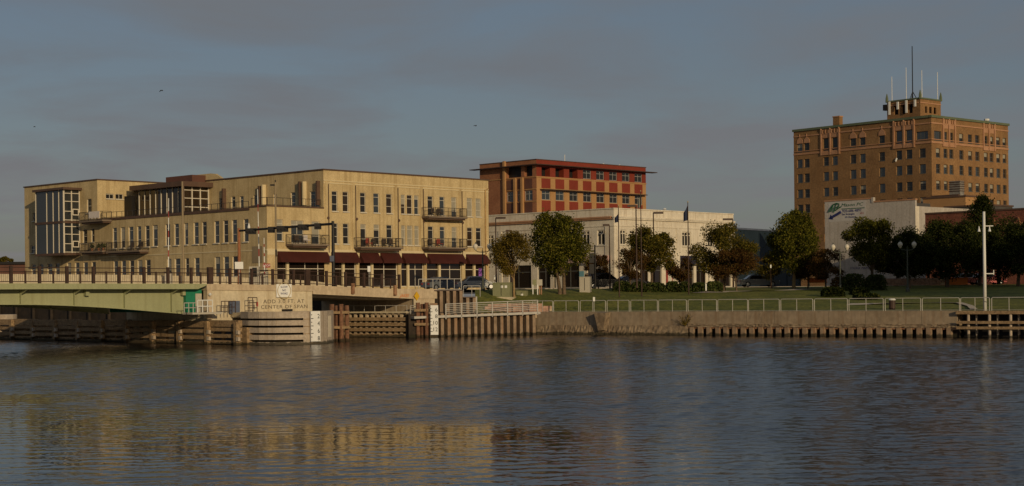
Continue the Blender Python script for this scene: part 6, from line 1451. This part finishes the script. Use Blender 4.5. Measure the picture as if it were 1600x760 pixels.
gate(263.5, 263.5, 310, 440, -12.5, 'raised red and white barrier arm at the left, in front of the river front windows'); gate(405.5, 402.5, 296, 444, -12.5, 'raised red and white barrier arm by the corner of the cream building'); gate(413.5, 412.5, 372, 446, -1.2, 'shorter raised barrier arm right of the taller corner one')
def plain_pole(px, ytop, ybase, n_, m, label, head=True):
    fr = BR.off(n_); s = fr.s(px, ybase); base = fr.p(s, 0, zd(s)); z1 = at(px, ytop, base.y).z; t = thing('lamp_pole', label, 'lamp pole', base, 'tall plain poles beside the bridge'); b = MB(); b.tube([base, (base.x, base.y, z1)], [.11, .085], 8); part('pole', b, M[m], t)
    if head: b = MB(); b.abox(base.x - .5, base.x - .08, base.y - .1, base.y + .1, z1 - .35, z1 - .2); b.abox(base.x - .06, base.x + .06, base.y - .06, base.y + .06, z1, z1 + .2); part('lamp_head', b, M['black'], t)
plain_pole(286.5, 284, 440, -12.8, 'tan_panel', 'tall tan pole in front of the glazed penthouse', False); plain_pole(432, 285, 445, -12.8, 'tan_panel', 'tall tan pole with a small lamp in front of the widest awning')
def sign_post(px, y0, y1, ybase, n_, w, m, label, name='road_sign', cat='sign', face=None):
    fr = BR.off(n_); s = fr.s(px, ybase); base = fr.p(s, 0, zd(s)); t = thing(name, label, cat, base); b = MB(); z1, z0 = at(px, y0, base.y).z, at(px, y1, base.y).z; b.tube([base, (base.x, base.y, z1)], .04, 6); part('post', b, M['galv'], t); b = MB(); b.abox(base.x - w, base.x + w, base.y - .07, base.y - .045, z0, z1); part('plate', b, M[m], t)
    if face: text(face, .3, (base.x, base.y - .08, (z0 + z1) / 2 - .1), 0, M['white'], t, align='CENTER')
    return t
sign_post(374, 409.5, 420.5, 440, -1.0, .36, 'white', 'square white sign on the bridge railing left of the corner gate'); sign_post(417, 412, 418.5, 445, -12, .36, 'gate_red', 'small red sign at the corner of the cream building', face='STOP')
sign_post(577, 416, 425, 450, -5, .14, 'white', 'narrow white and red sign on a post before the shop windows')
b = MB(); fr = BR.off(-1.0); s = fr.s(399, 440); p = fr.p(s, 0, zd(s)); b.abox(p.x - .5, p.x + .35, p.y - .3, p.y + .3, p.z, p.z + 1.6); t = thing('gate_control_cabinet', 'grey gate control cabinet standing on the bridge by the corner gate', 'cabinet', p); part('body', b, M['cab_grey'], t); b = MB(); b.abox(p.x - .2, p.x + .2, p.y - .34, p.y - .305, p.z + .7, p.z + 1.5); part('dark_door', b, M['black'], t)
# utility boxes on the lawn
def ubox(px0, px1, ytop, ybase, Y, dep, m, label, name, cat, pad=False, labels=0, depth_face=None):
    pc = (px0 + px1) / 2; Y = on_lawn(pc, ybase); base = at(pc, ybase, Y); w = (px1 - px0) / 2 * Y / FOC; z1 = at(pc, ytop, Y).z; t = thing(name, label, cat, base); fr = Fr(base.xy, (math.cos(R(-14)), math.sin(R(-14))), (math.sin(R(-14)), -math.cos(R(-14))))
    b = MB(); b.box(fr, -w * .9, w * .9, -dep, 0, base.z - .3, z1); bd = part('body', b, M[m], t)
    b = MB(); b.box(fr, -w * .9 - .03, w * .9 + .03, -dep - .03, .03, z1, z1 + .06); part('lid', b, M[m], t)
    if pad: b = MB(); b.box(fr, -w * 1.15, w * 1.2, -dep - .3, .35, base.z - .5, base.z + .06); part('concrete_pad', b, M['concrete'], t)
    for k in range(labels): b = MB(); b.box(fr, -.05 + k * .42, .2 + k * .42, .001, .012, z1 - .5, z1 - .25); part('sticker', b, M['white'], bd)
    b = MB(); b.box(fr, -.02, .02, .001, .03, base.z + .2, z1 - .08); part('door_seam', b, M['black'], bd)
    return t
ubox(768, 798.5, 442.5, 465.5, 156.3, 1.6, 'box_green', 'large olive green transformer box on a pale pad beside the golden tree', 'transformer_box', 'utility box', True, 2)
ubox(805.5, 823.5, 455.3, 463.3, 157, .7, 'box_green', 'small low olive green utility box right of the large transformer', 'utility_box', 'utility box', False, 1)
ubox(904.5, 922.5, 433.5, 457, 161.5, .9, 'cab_grey', 'tall plain grey cabinet on the lawn right of the tall green tree', 'traffic_cabinet', 'cabinet')
YM = on_lawn(840, 460); base = at(840, 460, YM); t = thing('meter_box', 'pale meter box on two white posts between the utility box and the tall green tree', 'utility box', base); b = MB(); z1, z0 = at(840, 437, YM).z, at(840, 446.5, YM).z; b.abox(base.x - .1, base.x + .5, base.y - .25, base.y + .25, z0, z1); part('box', b, M['cab_grey'], t); b = MB(); b.abox(base.x - .5, base.x - .102, base.y - .22, base.y + .25, z0, z1); part('dark_side', b, M['box_green'], t)
for dx in (-.48, .0): b = MB(); b.abox(base.x + dx - .05, base.x + dx + .05, base.y - .3, base.y - .2, base.z - .3, z0 + .1); part('post', b, M['white_pole'], t)
for dx in (.2, .4): b = MB(); b.abox(base.x + dx - .06, base.x + dx + .06, base.y - .05, base.y + .05, base.z - .3, z0); part('pipe', b, M['rust'], t)
base = QY.p(QY.s(1394, 480, -2.5), -2.5, 0); base.z = lawn_z(base.xy); t = thing('litter_bin', 'dark round litter bin with pale lid behind the quay railing', 'litter bin', base); b = MB(); b.lathe(base, [(.24, 0), (.28, .1), (.28, .8), (.25, .82)], 12); part('body', b, M['rail_brown'], t); b = MB(); b.lathe(base + Vector((0, 0, .82)), [(.3, 0), (.32, .06), (.2, .16)], 12); part('lid', b, M['white_pole'], t)
# information post, little white bollards along the hedge
for px, y0, y1, Y, lb in ((1103, 443.5, 456, 164, 'thin white marker post in front of the clipped hedge'), (773, 430.5, 437, 159, 'small white plate sign left of the large transformer box'), (1204.5, 414, 419, 172, 'white signpost under the tall dark green tree')):
    base = g_at(px, Y); t = thing('marker_post', lb, 'post', base); b = MB(); z1, z0 = at(px, y0, Y).z, at(px, y1, Y).z; b.tube([base, (base.x, base.y, z1)], .025, 6); part('post', b, M['rail_brown'], t); b = MB(); b.abox(base.x - .07, base.x + .07, base.y - .06, base.y - .04, max(z0, base.z + .4), z1); part('plate', b, M['white_pole'], t)
# traffic signal before the white building
base = Vector((*xy(930, 172), Z_ST)); t = thing('street_signal', 'dark traffic signal post in front of the pink shop fascia', 'traffic signal', base); b = MB(); z1 = at(930, 383, 172).z; b.tube([base, (base.x, base.y, z1)], [.11, .08], 8); part('post', b, M['black'], t); b = MB(); z2_ = at(925, 393, 172).z; b.tube([(base.x, base.y, z2_), (base.x - 2.6, base.y, z2_ + .3)], .06, 6); part('arm', b, M['black'], t)
for y0, y1 in ((396, 411), (413, 428)): b = MB(); b.abox(base.x - .62, base.x - .12, base.y - .25, base.y + .2, at(926, y1, 172).z, at(926, y0, 172).z); part('signal_head', b, M['black'], t)

# ---------------------------------------------------------------- cars
def car(px, Y, ang, m, label, L=4.5, H=1.45, suv=False, z=Z_ST + .012, flip=1):
    base = Vector((*xy(px, Y), z)); t = thing('parked_car', label, 'car', base, 'cars in the street'); d = Vector((math.cos(ang), math.sin(ang))) * flip; fr = Fr(base.xy, d, (d.y, -d.x)); w = .88
    h1 = .62 * H if not suv else .6 * H
    lower = [(-L / 2, .32), (-L / 2 + .05, h1 * .95), (-L * .40, h1), (L * .22, h1), (L * .42, h1 * .88), (L / 2, h1 * .7), (L / 2, .3), (L * .3, .22), (-L * .3, .22)]
    def shell(prof, wb, wt, zmid, name, mm):
        b = MB(); n = len(prof); half = lambda z_: wb + (wt - wb) * max(0, min(1, (z_ - zmid) / max(.01, H - zmid)))
        b.v = [fr.p(s, half(z_), z + z_) for s, z_ in prof] + [fr.p(s, -half(z_), z + z_) for s, z_ in prof]
        b.f = [list(range(n)), list(range(2 * n - 1, n - 1, -1))] + [[i, n + i, n + (i + 1) % n, (i + 1) % n] for i in range(n)]; b.m = [0] * len(b.f)
        return part(name, b, mm, t)
    shell(lower, w, w, h1, 'body', M[m])
    roof = [(-L * (.44 if suv else .34), h1 - .02), (-L * (.42 if suv else .22), H - .06), (-L * (.36 if suv else .14), H), (L * .04, H), (L * .10, H - .08), (L * .26, h1 - .02)]
    shell(roof, w * .93, w * .74, h1, 'cabin', M[m])
    win_ = [(-L * (.41 if suv else .27), h1 + .05), (-L * (.39 if suv else .19), H - .12), (L * .055, H - .12), (L * .19, h1 + .05)]
    for sd in (1, -1):
        b = MB(); hf = lambda z_: w * .93 + (w * .74 - w * .93) * (z_ - h1) / (H - h1) + .012
        b.v = [fr.p(s, sd * hf(z_), z + z_) for s, z_ in win_]; b.f = [[0, 1, 2, 3]]; b.m = [0]; part('side_window', b, M['shop_glass'], t)
    for e0, e1 in (((L * .265, h1), (L * .105, H - .1)), ((-L * (.445 if suv else .345), h1), (-L * (.424 if suv else .225), H - .1))):
        b = MB(); b.v = [fr.p(e0[0], w * .82, z + e0[1] + .03), fr.p(e0[0], -w * .82, z + e0[1] + .03), fr.p(e1[0], -w * .7, z + e1[1]), fr.p(e1[0], w * .7, z + e1[1])]; b.v = [v + Vector((d.x, d.y, 0)) * (.02 if e0[0] > 0 else -.02) for v in b.v]; b.f = [[0, 1, 2, 3]]; b.m = [0]; part('windscreen', b, M['shop_glass'], t)
    for s in (-L * .31, L * .31):
        for sd in (1, -1):
            b = MB(); b.tube([fr.p(s, sd * (w - .2), z + .32), fr.p(s, sd * (w + .015), z + .32)], .325, 14); wh = part('wheel', b, M['tyre'], t); b = MB(); b.tube([fr.p(s, sd * (w - .1), z + .32), fr.p(s, sd * (w + .028), z + .32)], .2, 10); part('rim', b, M['rim'], wh)
    for sd in (.6, -.6): b = MB(); b.box(fr, L / 2 - .03, L / 2 + .02, sd - .16, sd + .16, z + h1 * .62, z + h1 * .8); part('headlight', b, M['lampglass'], t); b = MB(); b.box(fr, -L / 2 - .015, -L / 2 + .03, sd - .14, sd + .14, z + h1 * .65, z + h1 * .88); part('tail_light', b, M['gate_red'], t)
ub = math.atan2(UB.y, UB.x)
car(745, 168, ub - .6, 'car_silver', 'silver car parked behind the twin globe lamp with the banner')
car(944, 176, ub - .55, 'car_dark', 'black sport utility car behind the grey cabinet', 4.8, 1.75, True)
car(985, 181, ub - .5, 'car_dark', 'black car half hidden behind the first clipped bush')
car(1185, 183, R(5), 'car_grey', 'blue grey sedan parked left of the tall dark green tree', 4.7, 1.45)
car(1513, 192, R(8), 'car_white', 'white car behind the tall white light mast, left of the red one')
car(1541, 190, R(8), 'car_red', 'red car behind the tall white light mast')
car(690, 172, ub - .1, 'car_grey', 'dark grey car on the bridge street before the shop windows')
# orange planter trough and low walls in the shade
base = Vector((*xy(1494, 182), Z_ST)); t = thing('orange_skip', 'long orange container under the dark evergreens', 'container', base); b = MB(); b.abox(base.x - 1.15, base.x + 1.15, base.y - .7, base.y + .7, base.z, base.z + .75); part('body', b, M['orange'], t); b = MB(); b.abox(base.x - 1.2, base.x + 1.2, base.y - .75, base.y + .75, base.z + .75, base.z + .83); part('rim', b, M['orange'], t)
base = Vector((*xy(1277, 178), Z_ST)); t = thing('orange_bench', 'low orange brown bench under the small rust red tree', 'bench', base); b = MB(); b.abox(base.x - 1.1, base.x + 1.1, base.y - .25, base.y + .25, base.z + .4, base.z + .5); part('seat', b, M['orange'], t); b = MB(); b.abox(base.x - 1.1, base.x + 1.1, base.y + .2, base.y + .28, base.z + .5, base.z + .95); part('backrest', b, M['orange'], t)
for dx in (-.95, .95): b = MB(); b.abox(base.x + dx - .06, base.x + dx + .06, base.y - .22, base.y + .22, base.z, base.z + .4); part('leg', b, M['concrete'], t)
p0, p1 = xy(1335, 180), xy(1470, 179); fr = Fr(p0, Vector(p1) - Vector(p0), (0, -1)); t = thing('low_garden_wall', 'low pinkish garden wall at the back of the shaded lawn', 'wall', fr.p(4, 0, Z_ST)); Lw = (Vector(p1) - Vector(p0)).length
bm_ = MB().abox(-.39, .39, -.15, .15, 0, .26).mesh('block', mb_)
for r_ in range(3):
    for k in range(int(Lw / .8)): inst('block', bm_, t, fr.p(k * .8 + .4 + (.4 if r_ % 2 else 0), 0, Z_ST + r_ * .27), fr.rotz())
b = MB(); b.box(fr, 0, Lw + .4, -.12, .1, Z_ST, Z_ST + .8); part('mortar_core', b, M['abut'], t)

# ---------------------------------------------------------------- gulls
def gull(px, py, Y, span, bank, label):
    p = at(px, py, Y); b = MB(); k = span / 2
    prof = [(-.42, .02), (-.3, .06), (-.05, .11), (.2, .09), (.34, .05), (.44, .015)]; d = Vector((.9, .3, -.1)).normalized(); side = Vector((-.3, .9, 0)).normalized() 
    b.tube([p + d * s * k for s, r_ in prof], [r_ * k for s, r_ in prof], 8)
    up = Vector((0, 0, 1))
    for sg_ in (1, -1):
        s1 = Matrix.Rotation(bank * sg_, 3, d) @ (Vector((.55, -.75, 0)).normalized() * sg_)
        root, mid_, tip = p + d * .05 * k, p + s1 * .5 * k + up * .22 * k, p + s1 * k + up * .05 * k - d * .2 * k
        for (a, e, ca, ce) in ((root, mid_, .2, .17), (mid_, tip, .17, .03)):
            b.hexa([a - d * ca * k, e - d * ce * k, e + d * ce * k, a + d * ca * k, a - d * ca * k + up * .02, e - d * ce * k + up * .01, e + d * ce * k + up * .01, a + d * ca * k + up * .02])
    solo('gull', b, M['gull'], label, 'bird', 'gulls over the river', smooth=True)
gull(252.5, 141.5, 120, .55, .5, 'largest dark gull gliding high above the glazed penthouse'); gull(54, 198.5, 170, .5, .1, 'small dark gull at the far left of the sky'); gull(743, 197, 190, .7, .05, 'faint pale gull above the red office block')
